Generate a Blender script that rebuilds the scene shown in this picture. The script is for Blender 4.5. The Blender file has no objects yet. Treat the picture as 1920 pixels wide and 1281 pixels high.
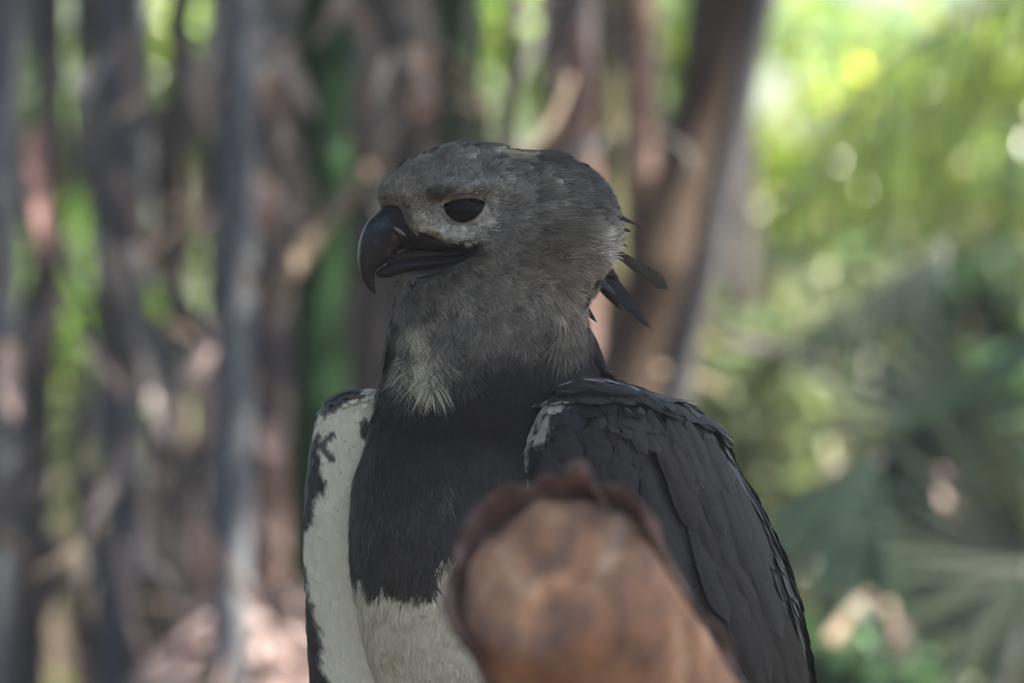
import bpy, math, random
import numpy as np
from mathutils import Vector, Matrix

# ---------------------------------------------------------------- camera, world, sun, exposure
SC = bpy.context.scene
COL = SC.collection
S = 0.00033                      # metres per photograph pixel at the eagle (3 m from the camera)
ZC = 1.0                         # camera height
cam_d = bpy.data.cameras.new('camera')
cam = bpy.data.objects.new('camera', cam_d); COL.objects.link(cam)
cam.location = (0, -3, ZC); cam.rotation_euler = (math.radians(90), 0, 0)
cam_d.sensor_width = 36; cam_d.lens = 36 * 3 / (1920 * S)
cam_d.clip_start = 0.05; cam_d.clip_end = 500
cam_d.dof.use_dof = True; cam_d.dof.focus_distance = 2.975; cam_d.dof.aperture_fstop = 4.6
SC.camera = cam

SUN_EL, SUN_AZ = math.radians(60), math.radians(98)     # azimuth from +Y (away from camera) towards +X (right)
to_sun = Vector((math.sin(SUN_AZ) * math.cos(SUN_EL), math.cos(SUN_AZ) * math.cos(SUN_EL), math.sin(SUN_EL)))
w = bpy.data.worlds.new('World'); SC.world = w; w.use_nodes = True
nt = w.node_tree; nt.nodes.clear()
sky = nt.nodes.new('ShaderNodeTexSky'); sky.sky_type = 'NISHITA'; sky.sun_disc = False
sky.sun_elevation = SUN_EL; sky.sun_rotation = SUN_AZ; sky.dust_density = 2.0; sky.air_density = 1.0
bg = nt.nodes.new('ShaderNodeBackground'); bg.inputs['Strength'].default_value = 0.078
wo = nt.nodes.new('ShaderNodeOutputWorld')
nt.links.new(sky.outputs[0], bg.inputs[0]); nt.links.new(bg.outputs[0], wo.inputs[0])
sun_d = bpy.data.lights.new('sun', 'SUN'); sun_d.energy = 5.0; sun_d.angle = math.radians(0.5); sun_d.color = (1, .95, .86)
sun = bpy.data.objects.new('sun', sun_d); COL.objects.link(sun)
sun.rotation_euler = (-to_sun).to_track_quat('-Z', 'Y').to_euler()
SC.view_settings.view_transform = 'Standard'; SC.view_settings.look = 'None'
SC.view_settings.gamma = 1; SC.view_settings.use_curve_mapping = False
SC.view_settings.exposure = 2.05
SC.view_settings.use_white_balance = True; SC.view_settings.white_balance_temperature = 6850; SC.view_settings.white_balance_tint = 10
SC.render.engine = 'CYCLES'
SC.cycles.use_denoising = True
SC.cycles.max_bounces = 5; SC.cycles.diffuse_bounces = 4; SC.cycles.volume_bounces = 0; SC.cycles.transparent_max_bounces = 4
SC.cycles.adaptive_threshold = .02
SC.cycles.sample_clamp_indirect = 6

rng = np.random.default_rng(7)
random.seed(7)

# ---------------------------------------------------------------- helpers
def AT(px, py, D):
    """world point seen at photograph pixel (px,py), D metres in front of the camera"""
    k = S * D / 3
    return np.array([(px - 960) * k, D - 3, ZC + (640.5 - py) * k])

def norm(v):
    return v / np.maximum(np.linalg.norm(v, axis=-1, keepdims=True), 1e-9)

def hash3(i, j, k):
    n = (i * 374761393 + j * 668265263 + k * 2147483647 + 144665) & 0xffffffff
    n = ((n ^ (n >> 13)) * 1274126177) & 0xffffffff
    return ((n ^ (n >> 16)) & 0xffff) / 65535.0

def noise(P, scale=1.0):
    """value noise in -1..1 for an (...,3) array"""
    Q = np.asarray(P, float) * scale
    I = np.floor(Q).astype(np.int64); f = Q - I; f = f * f * (3 - 2 * f)
    out = 0
    for a in (0, 1):
        for b in (0, 1):
            for c in (0, 1):
                wgt = (f[..., 0] if a else 1 - f[..., 0]) * (f[..., 1] if b else 1 - f[..., 1]) * (f[..., 2] if c else 1 - f[..., 2])
                out = out + wgt * hash3(I[..., 0] + a, I[..., 1] + b, I[..., 2] + c)
    return out * 2 - 1

def sstep(a, b, x):
    t = np.clip((x - a) / (b - a), 0, 1); return t * t * (3 - 2 * t)

def mesh_data(name, V, F, cols=None, smooth=True, mat=None):
    """mesh from arrays; F is (n,3) or (n,4) or a list of such arrays"""
    V = np.asarray(V, np.float32).reshape(-1, 3)
    Fs = F if isinstance(F, list) else [F]
    Fs = [np.asarray(f, np.int32) for f in Fs if len(f)]
    me = bpy.data.meshes.new(name)
    me.vertices.add(len(V)); me.vertices.foreach_set('co', V.ravel())
    loops = np.concatenate([f.ravel() for f in Fs])
    tot = np.concatenate([np.full(len(f), f.shape[1], np.int32) for f in Fs])
    start = np.concatenate([[0], np.cumsum(tot)[:-1]]).astype(np.int32)
    me.loops.add(len(loops)); me.loops.foreach_set('vertex_index', loops)
    me.polygons.add(len(tot)); me.polygons.foreach_set('loop_start', start); me.polygons.foreach_set('loop_total', tot)
    me.update(calc_edges=True)
    if smooth:
        me.polygons.foreach_set('use_smooth', np.ones(len(tot), bool))
    if cols is not None:
        at = me.color_attributes.new('Col', 'FLOAT_COLOR', 'POINT')
        c = np.ones((len(V), 4), np.float32); c[:, :3] = cols
        at.data.foreach_set('color', c.ravel())
    if mat: me.materials.append(mat)
    me.validate()
    return me

def link(name, me, parent=None):
    o = bpy.data.objects.new(name, me); COL.objects.link(o)
    if parent: o.parent = parent
    return o

def empty(name, loc=(0, 0, 0)):
    o = bpy.data.objects.new(name, None); COL.objects.link(o); o.location = loc
    o.empty_display_size = .05
    return o

def tag(o, label=None, cat=None, group=None, kind=None):
    if label: o['label'] = label
    if cat: o['category'] = cat
    if group: o['group'] = group
    if kind: o['kind'] = kind
    return o

def adopt(child, root):
    """parent without moving (roots are unrotated empties)"""
    child.parent = root
    child.matrix_parent_inverse = Matrix.Translation(-Vector(root.location))
    return child

# ---------------------------------------------------------------- materials
def new_mat(name):
    m = bpy.data.materials.new(name); m.use_nodes = True
    n = m.node_tree; b = n.nodes['Principled BSDF']
    return m, n, b

def N(n, t, **kw):
    x = n.nodes.new(t)
    for k, v in kw.items():
        if k in x.inputs: x.inputs[k].default_value = v
        else: setattr(x, k, v)
    return x

def ramp(n, fac, stops):
    r = n.nodes.new('ShaderNodeValToRGB'); n.links.new(fac, r.inputs[0])
    el = r.color_ramp.elements
    while len(el) < len(stops): el.new(.5)
    for e, (p, c) in zip(el, stops): e.position = p; e.color = (*c, 1)
    return r

def mat_noise(name, stops, scale=(8, 8, 8), rough=.8, bump=.3, detail=6, spec=.3, bscale=None, dist=.004):
    m, n, b = new_mat(name)
    tc = N(n, 'ShaderNodeTexCoord'); mp = N(n, 'ShaderNodeMapping'); mp.inputs['Scale'].default_value = scale
    n.links.new(tc.outputs['Object'], mp.inputs[0])
    nz = N(n, 'ShaderNodeTexNoise', Scale=1.0, Detail=detail, Roughness=.6); n.links.new(mp.outputs[0], nz.inputs['Vector'])
    r = ramp(n, nz.outputs[0], stops); n.links.new(r.outputs[0], b.inputs['Base Color'])
    b.inputs['Roughness'].default_value = rough; b.inputs['Specular IOR Level'].default_value = spec
    if bump:
        nb = N(n, 'ShaderNodeTexNoise', Scale=bscale or 3.0, Detail=8, Roughness=.65); n.links.new(mp.outputs[0], nb.inputs['Vector'])
        bp = N(n, 'ShaderNodeBump', Strength=bump, Distance=dist); n.links.new(nb.outputs[0], bp.inputs['Height'])
        n.links.new(bp.outputs[0], b.inputs['Normal'])
    return m

def mat_attr(name, rough=.7, spec=.25, sheen=0., trans=0., bump=0., bscale=400):
    m, n, b = new_mat(name)
    a = N(n, 'ShaderNodeVertexColor', layer_name='Col')
    n.links.new(a.outputs[0], b.inputs['Base Color'])
    b.inputs['Roughness'].default_value = rough; b.inputs['Specular IOR Level'].default_value = spec
    b.inputs['Sheen Weight'].default_value = sheen; b.inputs['Sheen Roughness'].default_value = .5
    if bump:
        nb = N(n, 'ShaderNodeTexNoise', Scale=bscale, Detail=4); tc = N(n, 'ShaderNodeTexCoord')
        n.links.new(tc.outputs['Object'], nb.inputs['Vector'])
        bp = N(n, 'ShaderNodeBump', Strength=bump, Distance=.001); n.links.new(nb.outputs[0], bp.inputs['Height'])
        n.links.new(bp.outputs[0], b.inputs['Normal'])
    if trans:
        t = N(n, 'ShaderNodeBsdfTranslucent'); n.links.new(a.outputs[0], t.inputs[0])
        mu = N(n, 'ShaderNodeMix', data_type='RGBA', blend_type='MULTIPLY'); mu.inputs[0].default_value = 1; mu.inputs[7].default_value = (trans * 1.0, trans, trans * .8, 1)
        n.links.new(a.outputs[0], mu.inputs[6]); n.links.new(mu.outputs[2], t.inputs[0])
        mx = N(n, 'ShaderNodeAddShader')          # a leaf reflects one share and lets another through
        n.links.new(b.outputs[0], mx.inputs[0]); n.links.new(t.outputs[0], mx.inputs[1])
        n.links.new(mx.outputs[0], n.nodes['Material Output'].inputs[0])
    return m

M_FEATHER = mat_attr('feather', rough=.62, spec=.3, sheen=.08)
M_WING = mat_attr('wing_feather', rough=.5, spec=.35, sheen=.05, bump=.12, bscale=900)
M_LEAF = mat_attr('leaf', rough=.3, spec=.5, trans=1.15)
M_DRY = mat_attr('dry_leaf', rough=.85, spec=.15, trans=.3)

# ---------------------------------------------------------------- generic shapes
def tube(pts, radii, seg=14, cap=True, wob=0., seed=0):
    """tube through pts; returns V,F"""
    pts = np.asarray(pts, float); n = len(pts)
    radii = np.broadcast_to(np.asarray(radii, float), (n,))
    tang = norm(np.gradient(pts, axis=0))
    ref = np.array([0.13, 1, .07]) if abs(tang[0][1]) < .8 else np.array([1, 0.1, 0.05])
    V = []
    ang = np.arange(seg) / seg * 2 * np.pi
    for i in range(n):
        a = norm(np.cross(tang[i], ref)); b = np.cross(tang[i], a)
        r = radii[i] * (1 + (wob * noise(np.stack([np.cos(ang) * 1.7 + seed, np.sin(ang) * 1.7, np.full(seg, i * .45)], 1)) if wob else 0))
        V.append(pts[i] + (np.cos(ang)[:, None] * a + np.sin(ang)[:, None] * b) * np.asarray(r).reshape(-1, 1))
    V = np.concatenate(V)
    F = []
    for i in range(n - 1):
        for j in range(seg):
            k = (j + 1) % seg
            F.append((i * seg + j, i * seg + k, (i + 1) * seg + k, (i + 1) * seg + j))
    Fs = [np.array(F)]
    if cap:
        V = np.concatenate([V, pts[:1], pts[-1:]]); c0, c1 = len(V) - 2, len(V) - 1
        Fs.append(np.array([(c0, (j + 1) % seg, j) for j in range(seg)] + [(c1, (n - 1) * seg + j, (n - 1) * seg + (j + 1) % seg) for j in range(seg)]))
    return V, Fs

def leaf_cloud(P, d, nrm, L, Wd, cols, fold=.15):
    """many leaf blades: 4 quads-ish each (6 verts, 4 tris). P root, d direction, nrm face normal"""
    n = len(P); d = norm(d); side = norm(np.cross(d, nrm)); nn = norm(np.cross(side, d))
    L = L[:, None]; Wd = Wd[:, None]
    droop = np.array([0, 0, -1.0])
    a = P
    m1 = P + d * L * .4; tip = P + d * L + droop * L * .12
    V = np.stack([a, m1 + side * Wd * .5 + nn * Wd * fold, m1 - side * Wd * .5 + nn * Wd * fold, P + d * L * .45, tip], 1)
    base = (np.arange(n) * 5)[:, None, None]
    T = np.array([[0, 1, 3], [0, 3, 2], [1, 4, 3], [3, 4, 2]])[None]
    F = (base + T).reshape(-1, 3)
    C = np.repeat(cols, 5, 0)
    return V.reshape(-1, 3), F, C

def rand_dirs(n):
    v = rng.normal(size=(n, 3)); return norm(v)

def green(n, base, var=.35):
    b = np.asarray(base)[None] * np.exp(rng.normal(size=(n, 1)) * var)
    b = b * (1 + rng.normal(size=(n, 3)) * .08) * np.array([1, 1, 1.8])
    return np.clip(b, .003, .9)

def dens(st, k=4):
    st = np.array(st, float); x = np.arange(len(st)); xi = np.linspace(0, len(st) - 1, (len(st) - 1) * k + 1)
    # Catmull-Rom
    out = []
    for t in xi:
        i = min(int(t), len(st) - 2); f = t - i
        p0, p1, p2, p3 = st[max(i - 1, 0)], st[i], st[i + 1], st[min(i + 2, len(st) - 1)]
        out.append(.5 * ((2 * p1) + (-p0 + p2) * f + (2 * p0 - 5 * p1 + 4 * p2 - p3) * f * f + (-p0 + 3 * p1 - 3 * p2 + p3) * f ** 3))
    return np.array(out)

# ================================================================ SETTING
M_SOIL = mat_noise('forest_soil', [(.3, (.05, .036, .026)), (.55, (.10, .075, .055)), (.8, (.20, .15, .12))], (6, 6, 6), .95, .8, 8, .1, 3, .03)
g = 60
gx, gy = np.meshgrid(np.linspace(-1, 1, g), np.linspace(-1, 1, g), indexing='ij')
GX = np.sign(gx) * np.abs(gx) ** 2.2 * 200; GY = np.sign(gy) * np.abs(gy) ** 2.2 * 200
GZ = noise(np.stack([GX, GY, GX * 0], -1), .9) * .05 - .05
gF = np.array([(i * g + j, (i + 1) * g + j, (i + 1) * g + j + 1, i * g + j + 1) for i in range(g - 1) for j in range(g - 1)])
tag(link('ground', mesh_data('ground', np.stack([GX, GY, GZ], -1), gF, mat=M_SOIL)), 'bare brown forest floor strewn with litter', kind='structure')

# far wood: one mass of leaves, thinner towards the upper right where the sky shows
n = 30000
P = np.stack([rng.uniform(-5.5, 5.5, n), rng.uniform(9, 20, n), rng.random(n) ** .8 * 3.4], -1)
px = 960 + P[:, 0] / (S * (P[:, 1] + 3) / 3); py = 640 - (P[:, 2] - ZC) / (S * (P[:, 1] + 3) / 3)
dn = .5 + .9 * noise(P * np.array([1, .6, 1]), .9)
hole = sstep(-.45, .25, noise(P * np.array([1, .12, 1]) + 3, 1.7)) * sstep(1.0, 1.45, P[:, 2]) * sstep(.2, 1.2, P[:, 0])
keepm = rng.random(n) < np.clip(dn, .25, 1) * (1 - .93 * hole) * (1 - .8 * sstep(.4, 1., P[:, 0]) * sstep(1.1, 1.7, P[:, 2]))
P = P[keepm]; n = len(P)
cl = green(n, (.10, .16, .02), .4); yel = (rng.random(n) < .25)[:, None]; cl = np.where(yel, cl * np.array([1.5, 1.35, 1.0]), cl)
V, F, C = leaf_cloud(P, rand_dirs(n) + np.array([0, 0, -.5]), rand_dirs(n) + np.array([0, 0, .8]), rng.uniform(.09, .2, n), rng.uniform(.04, .08, n), cl)
tag(link('far_wood', mesh_data('far_wood', V, F, C, smooth=False, mat=M_LEAF)), 'sunlit green wood far behind the bamboo and palms', kind='stuff')

# unseen leaf canopy added overhead to keep the eagle and the clump in shade
n = 66000
P = np.stack([rng.uniform(-3.0, 3.2, n), rng.uniform(-1.3, 5.5, n), rng.uniform(3.3, 4.8, n)], -1)
P = P[P[:, 0] < np.where(P[:, 1] < 2.0, 3.2, 1.5 + .25 * (P[:, 2] - 3.3)) + .25 * noise(P, 1.3)]
P = P[(P[:, 1] < 2.0) | (rng.random(len(P)) < .33)]; n = len(P)
V, F, C = leaf_cloud(P, rand_dirs(n) * np.array([1, 1, .5]) + np.array([0, 0, -.3]), rand_dirs(n) * .6 + np.array([0, 0, 1]), rng.uniform(.14, .26, n), rng.uniform(.028, .045, n), green(n, (.06, .10, .02), .25))
tag(link('added_shade_canopy', mesh_data('added_shade_canopy', V, F, C, smooth=False, mat=M_LEAF)), 'unseen bamboo leaf canopy added overhead to shade the clump and the eagle', kind='stuff')

# unseen leaf mass added behind camera and left to cut front light and reflections
n = 16000
th_ = rng.uniform(-2.2, 1.0, n); rr_ = rng.uniform(5.5, 9, n)
P = np.stack([np.sin(th_) * rr_ - 1., -np.cos(th_) * rr_ - 2.2, rng.random(n) ** .8 * (3.6 + .8 * np.sin(th_ * 5))], -1)
V, F, C = leaf_cloud(P, rand_dirs(n) + np.array([0, 0, -.5]), rand_dirs(n) + np.array([0, 0, .8]), rng.uniform(.2, .4, n), rng.uniform(.08, .16, n), green(n, (.018, .026, .010), .3))  # leaves coloured as in deep shade to keep the eye reflection dark
tag(link('added_near_wood', mesh_data('added_near_wood', V, F, C, smooth=False, mat=M_LEAF)), 'dark unseen wood added behind the camera to cut front light and eye reflections', kind='stuff')

# ================================================================ BAMBOO CLUMP
def culm_mat(name, base, streak=.5):
    b = np.array(base)
    return mat_noise(name, [(.25, tuple(b * .55)), (.5, tuple(b)), (.78, tuple(np.clip(b * 1.5 + .03, 0, 1)))], (45, 45, 7), .8, .25, 6, .12)
CM = {'green': culm_mat('culm_green', (.020, .056, .020)), 'grey': culm_mat('culm_veil_grey', (.165, .175, .195)), 'brown': culm_mat('culm_brown', (.105, .096, .094)),  # grey: culms tinted bluish to carry the milky veil at the left
      'olive': culm_mat('culm_olive', (.17, .165, .085)), 'purple': culm_mat('culm_purple', (.13, .115, .125)), 'tan': culm_mat('culm_tan', (.26, .205, .155)),
      'rust': culm_mat('culm_rust', (.11, .078, .06)), 'dark': culm_mat('culm_dark', (.075, .072, .072)), 'slate': culm_mat('culm_slate', (.11, .11, .115))}
M_SHEATH = mat_noise('dry_sheath', [(.25, (.16, .095, .075)), (.5, (.33, .22, .19)), (.8, (.48, .36, .33))], (40, 40, 6), .85, .4, 6, .15)

def culm_line(xt, xb, D, z0=0., z1=5.2):
    a, b = AT(xt, 0, D), AT(xb, 1281, D)
    t = lambda z: (z - b[2]) / (a[2] - b[2])
    return lambda z: b + (a - b) * t(z)

def make_culm(xt, xb, wpx, D, mat, label=None, group=None, simple=False, sheath=None, z1=5.0):
    f = culm_line(xt, xb, D); r = wpx * S * D / 3 / 2
    base = f(-.08)
    zs = []; step = .26 + .1 * random.random(); z = -.08; off = random.random() * step
    nodes = [off - step + k * step for k in range(40)]
    prof = []
    for nz in nodes:
        for dz, k in ((-.012, 1.0), (-.004, 1.05), (0, .97), (.005, 1.07), (.014, 1.0)):
            prof.append((nz + dz, k))
    prof = [(-.08, 1)] + [p for p in prof if -.07 < p[0] < z1] + [(z1, .8)]
    pts = np.array([f(p[0]) for p in prof]) - base
    bow = .03 * random.uniform(-1, 1)
    rad = np.array([p[1] for p in prof]) * r * np.interp([p[0] for p in prof], [0, 2, 5], [1.03, 1, .7])
    V, F = tube(pts, rad, 10 if simple else 18)
    if simple:
        o = link('bamboo_culm', mesh_data('bamboo_culm', V, F, mat=CM[mat])); o.location = base
        tag(o, label, 'bamboo', group); return o
    o = empty('bamboo_culm', base); tag(o, label, 'bamboo', group)
    link('stem', mesh_data('stem', V, F, mat=CM[mat]), o)
    for nz in nodes:
        if .35 < nz < 1.75:
            c = f(nz) - base; ax = norm(f(nz + .01) - f(nz - .01))
            V, F = tube([c - ax * .006, c - ax * .002, c + ax * .003, c + ax * .007], np.array([1.02, 1.10, 1.12, 1.02]) * r, 18, cap=False)
            link('node_ring', mesh_data('node_ring', V, F, mat=CM[mat]), o)
    if sheath:
        for (y0, y1, side, wrap) in sheath:       # pixel rows of bottom and tip, side angle, wrap angle
            zb = AT(0, y0, D)[2]; zt = AT(0, y1, D)[2]; n = 14; m = 9; V = []
            for i in range(n):
                t = i / (n - 1); zz = zb + (zt - zb) * t
                half = wrap * (1 - t ** 2.2) * .5 + .04
                rr = r * (1.10 + .5 * t ** 3)
                for j in range(m):
                    a = side + half * (j / (m - 1) * 2 - 1)
                    w_ = .03 * noise(np.array([[i * .5 + side, j * .6, D * 3]]))[0]
                    V.append(f(zz) - base + np.array([math.sin(a), -math.cos(a), 0]) * rr * (1 + w_))
            F = np.array([(i * m + j, i * m + j + 1, (i + 1) * m + j + 1, (i + 1) * m + j) for i in range(n - 1) for j in range(m - 1)])
            link('sheath', mesh_data('sheath', np.array(V), F, mat=M_SHEATH), o)
    return o

make_culm(612, 588, 98, 6.0, 'green', 'thick dark green bamboo culm just left of the eagle\'s head')
make_culm(452, 430, 70, 5.6, 'grey', 'pale blue-grey bamboo culm between the slanting stick and the green culm')
make_culm(525, 498, 64, 6.2, 'purple', 'purplish brown bamboo culm left of the thick green one', sheath=[(1130, 800, .3, 2.2)])
make_culm(238, 226, 96, 6.2, 'grey', 'broad blue-grey bamboo culm in the left third, right of a leafy gap')
make_culm(8, -10, 70, 5.9, 'grey', 'blue-grey bamboo culm cut by the left edge of the picture')
make_culm(98, 60, 52, 6.1, 'brown', 'brown bamboo culm with a pink dry sheath near the left edge', sheath=[(490, 240, .1, 2.4)])
make_culm(1138, 1152, 46, 6.0, 'olive', 'yellowish olive bamboo culm rising right behind the eagle\'s nape')
make_culm(1082, 1100, 66, 5.85, 'purple', 'bamboo culm wrapped in pinkish dry sheath above the eagle\'s nape', sheath=[(420, 40, -.1, 3.0), (760, 300, .2, 2.6)])
make_culm(1196, 1206, 62, 6.3, 'rust', 'rusty brown upright bamboo culm right of the olive one', sheath=[(330, 60, .2, 1.6)])
make_culm(1392, 985, 112, 5.7, 'rust', 'broad reddish brown culm leaning left behind the crest feathers')
make_culm(1428, 1150, 52, 5.6, 'slate', 'slim grey culm leaning left beside the broad reddish one')
make_culm(1340, 1180, 100, 6.4, 'dark', 'dark culm in the shade below the leaning reddish one')
make_culm(700, 676, 60, 6.5, 'brown', 'brown bamboo culm seen just above the eagle\'s beak', sheath=[(290, 90, -.2, 2.)])
make_culm(772, 800, 74, 6.3, 'brown', 'grey-brown bamboo culm rising above the eagle\'s forehead', sheath=[(240, 20, .3, 1.8)])
make_culm(868, 880, 84, 6.7, 'green', 'deep green bamboo culm rising above the eagle\'s crown')
make_culm(1035, 1010, 44, 6.2, 'brown', 'thin brown culm right of the bright leaf spots above the crown')
make_culm(960, 948, 32, 6.1, 'dark', 'thin dark cane between the bright leaf spots above the crown')
make_culm(330, 326, 34, 6.0, 'brown', 'thin brown cane between two narrow leafy gaps on the left')
make_culm(180, 205, 40, 6.4, 'purple', 'thin purplish cane beside the blue-grey culm')
def place(x, y):
    p = ('at the left edge' if x < 60 else 'around the brown sheathed culm' if x < 170 else 'over the broad blue-grey culm' if x < 290 else 'between the leafy gaps' if x < 385 else
         'around the slim blue-grey culm' if x < 485 else 'beside the purplish culm' if x < 560 else 'next to the thick green culm' if x < 680 else 'above the beak' if x < 780 else 'above the forehead' if x < 880 else
         'above the crown' if x < 1010 else 'above the nape' if x < 1110 else 'by the olive culm' if x < 1200 else 'by the leaning reddish culm')
    h = ('at the top' if y < 60 else 'high up' if y < 300 else 'halfway up' if y < 560 else 'lower down' if y < 820 else 'low down')
    return h + ' ' + p
GAPS = [(44, 70), (128, 166), (278, 310), (350, 380), (918, 936), (984, 1004)]
LEAN = (1300, 1215)
k = 0; tries = 0
while k < 62 and tries < 3000:
    tries += 1
    D = random.uniform(6.7, 8.6); x = random.uniform(-80, 1400); wp = random.uniform(45, 95) * 6 / D; dx = random.uniform(-22, 22)
    if any(x + wp / 2 > a - 3 and x - wp / 2 < b + 3 for a, b in GAPS): continue
    if x > 1225 and x < 1300: continue
    mt = random.choice(['dark', 'brown', 'slate', 'slate', 'purple', 'brown']); pl_ = place(x, 0).replace('at the top ', '')
    make_culm(x, x + dx, wp, D, mt, ('thin ' if wp < 48 else 'stout ' if wp > 66 else '') + {'dark': 'blackish', 'slate': 'grey-brown'}.get(mt, mt) + ' bamboo culm in the back row, ' + ('leaning left ' if dx > 10 else 'leaning right ' if dx < -10 else 'upright ') + pl_, 'back row of bamboo culms', simple=True, z1=3.6)
    k += 1

# ================================================================ STICKS, DRY LEAVES, LITTER
def stick(p0, p1, wpx, D0, D1, mat, label, cat='stick', name='dead_stick', bend=.02):
    a, b = AT(*p0, D0), AT(*p1, D1); n = 9; t = np.linspace(0, 1, n)[:, None]
    sd = norm(np.cross(b - a, np.array([0, 1, 0.])))
    pts = a * (1 - t) + b * t + sd * np.sin(t * 3.1) * bend * np.linalg.norm(b - a)
    r = wpx * S * D0 / 3 / 2
    V, F = tube(pts - a, np.linspace(r * 1.1, r * .75, n), 10, wob=.18, seed=p0[0])
    o = link(name, mesh_data(name, V, F, mat=CM[mat] if isinstance(mat, str) else mat)); o.location = a
    return tag(o, label, cat)
stick((512, 556), (728, 282), 34, 5.7, 5.9, 'tan', 'tan stick slanting up towards the eagle\'s forehead')
stick((312, 530), (505, 812), 30, 5.6, 5.7, 'purple', 'purplish stick slanting down to the right in the left third')
stick((545, 275), (594, 452), 28, 5.9, 5.8, 'tan', 'short ochre cane stub left of the eagle\'s brow')
stick((1068, 150), (992, 310), 36, 5.9, 5.9, 'tan', 'tan stub leaning beside the eagle\'s crown')
stick((-30, 985), (52, 1046), 26, 5.6, 5.6, 'tan', 'pale broken stick poking in at the left edge')
stick((250, 940), (420, 850), 26, 5.7, 5.9, 'brown', 'dull brown stick crossing low in the left third')
stick((1170, 690), (1345, 728), 22, 5.7, 5.9, 'tan', 'pinkish stick lying level behind the eagle\'s nape')
stick((1552, 1212), (1628, 1120), 28, 5.6, 5.8, 'tan', 'pale stick slanting up low at the right of the wing')
stick((820, 215), (650, 258), 20, 6.0, 6.1, 'brown', 'thin brown twig crossing above the eagle\'s beak')
stick((1660, 1130), (1680, 1300), 26, 5.7, 5.7, 'tan', 'upright tan stub low right of the fan palm')
stick((1360, 640), (1560, 690), 24, 6.2, 6.4, 'purple', 'dim purplish stick level with the nape, right of the leaning culms')

def dry_leaf(px, py, D, Lpx, wpx, ang, label, tone=(.40, .30, .28), curl=.5, name='dry_leaf', group=None):
    """a curled dead sheath leaf hanging at an angle (0 = straight down)"""
    k = S * D / 3; L = Lpx * k; wd = wpx * k; n, m = 11, 5; V = []; C = []
    for i in range(n):
        t = i / (n - 1); h = wd * .5 * np.interp(t, [0, .15, .5, .85, 1], [.45, .9, 1, .6, .08])
        for j in range(m):
            s = j / (m - 1) * 2 - 1
            V.append((s * h * math.cos(curl * s), -h * curl * s * s + L * .10 * math.sin(t * 4 + px), -L * t))
            C.append(np.array(tone) * (1 + .25 * noise(np.array([[t * 5 + px, s * 2, py]]))[0]))
    F = np.array([(i * m + j, i * m + j + 1, (i + 1) * m + j + 1, (i + 1) * m + j) for i in range(n - 1) for j in range(m - 1)])
    o = link(name, mesh_data(name, np.array(V), F, np.clip(np.array(C), .01, .8), mat=M_DRY))
    o.location = AT(px, py, D); o.rotation_euler = (0, math.radians(ang), random.uniform(-.6, .6))
    return tag(o, label, 'dry leaf', group)
dry_leaf(70, 235, 5.6, 260, 44, 0, 'long pink dry leaf hanging upright near the left edge', (.42, .26, .25))
dry_leaf(380, 968, 5.5, 150, 44, -3, 'pinkish dry leaf standing upright low in the left third', (.46, .33, .29))
dry_leaf(466, 872, 5.6, 100, 36, 4, 'whitish dry leaf beside the purplish culm', (.55, .48, .47))
dry_leaf(12, 640, 5.5, 150, 40, -6, 'pale pink dry leaf hanging at the left edge below the middle', (.55, .42, .42))
dry_leaf(255, 455, 5.6, 90, 40, -25, 'pale grey-pink dry leaf slanting right of the bright left gap', (.50, .42, .42))
dry_leaf(205, 440, 5.7, 110, 28, 0, 'narrow greyish dry leaf beside the broad blue-grey culm', (.42, .38, .38))
dry_leaf(480, 365, 5.7, 80, 34, -18, 'small pink dry leaf left of the ochre stub', (.45, .30, .28))
dry_leaf(1580, 860, 5.9, 160, 62, 4, 'broad pinkish dry leaf hanging right of the eagle\'s wing', (.42, .33, .31))
dry_leaf(1768, 880, 5.8, 115, 46, -6, 'pink dry leaf hanging before the dark palm at the right', (.48, .36, .36))
dry_leaf(1540, 900, 6.0, 130, 40, -14, 'dull brown dry leaf tucked beside the broad hanging one', (.26, .2, .18))
dry_leaf(405, 780, 5.9, 60, 50, 30, 'small tan dry leaf caught under the slanting purplish stick', (.36, .26, .22))
dry_leaf(515, 790, 5.6, 70, 60, 12, 'pinkish dry leaf at the foot of the slanting purplish stick', (.38, .29, .28))
dry_leaf(1700, 1170, 5.7, 130, 40, 10, 'dull pink dry leaf low under the fan palm', (.36, .28, .27))
dry_leaf(760, 10, 6.0, 120, 56, -40, 'greyish dry leaf slanting at the top above the forehead', (.33, .30, .29))
for q in range(9):      # tuft of dead leaves top left of the eagle
    dry_leaf(455 + q * 14 + random.uniform(-8, 8), 105 + random.uniform(-25, 40), 5.75 + .03 * q, random.uniform(90, 150), random.uniform(26, 40), random.uniform(-22, 22),
             'pinkish dry leaf in the dead tuft left of the green culm', (.36, .27, .25), group='dead leaf tuft')
for (x, y, sl_) in [(60, -60, 180), (52, 300, 250), (66, 520, 240), (50, 740, 260), (62, 980, 260), (140, -70, 240), (160, 120, 270), (142, 690, 230), (160, 880, 240), (140, 1080, 240),
                    (292, 190, 240), (300, 400, 230), (288, 600, 250), (300, 820, 250), (290, 1040, 240), (362, -80, 200), (372, 90, 200), (366, 590, 230), (374, 800, 240), (362, 1010, 250), (98, 1000, 240), (330, 960, 250)]:
    x += random.uniform(-6, 6); sw_, sa_ = random.uniform(46, 66), random.uniform(-9, 9)
    dry_leaf(x, y, random.uniform(6.0, 6.5), sl_, sw_, sa_, ('long ' if sl_ > 245 else '') + ('wide ' if sw_ > 57 else 'narrow ') + 'dull leaf sheath ' + ('tipped left ' if sa_ > 3.5 else 'tipped right ' if sa_ < -3.5 else 'hanging ') + place(x, y + 100),
             random.choice([(.15, .135, .135), (.19, .175, .185), (.12, .11, .105)]), group='dull hanging sheaths')
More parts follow.
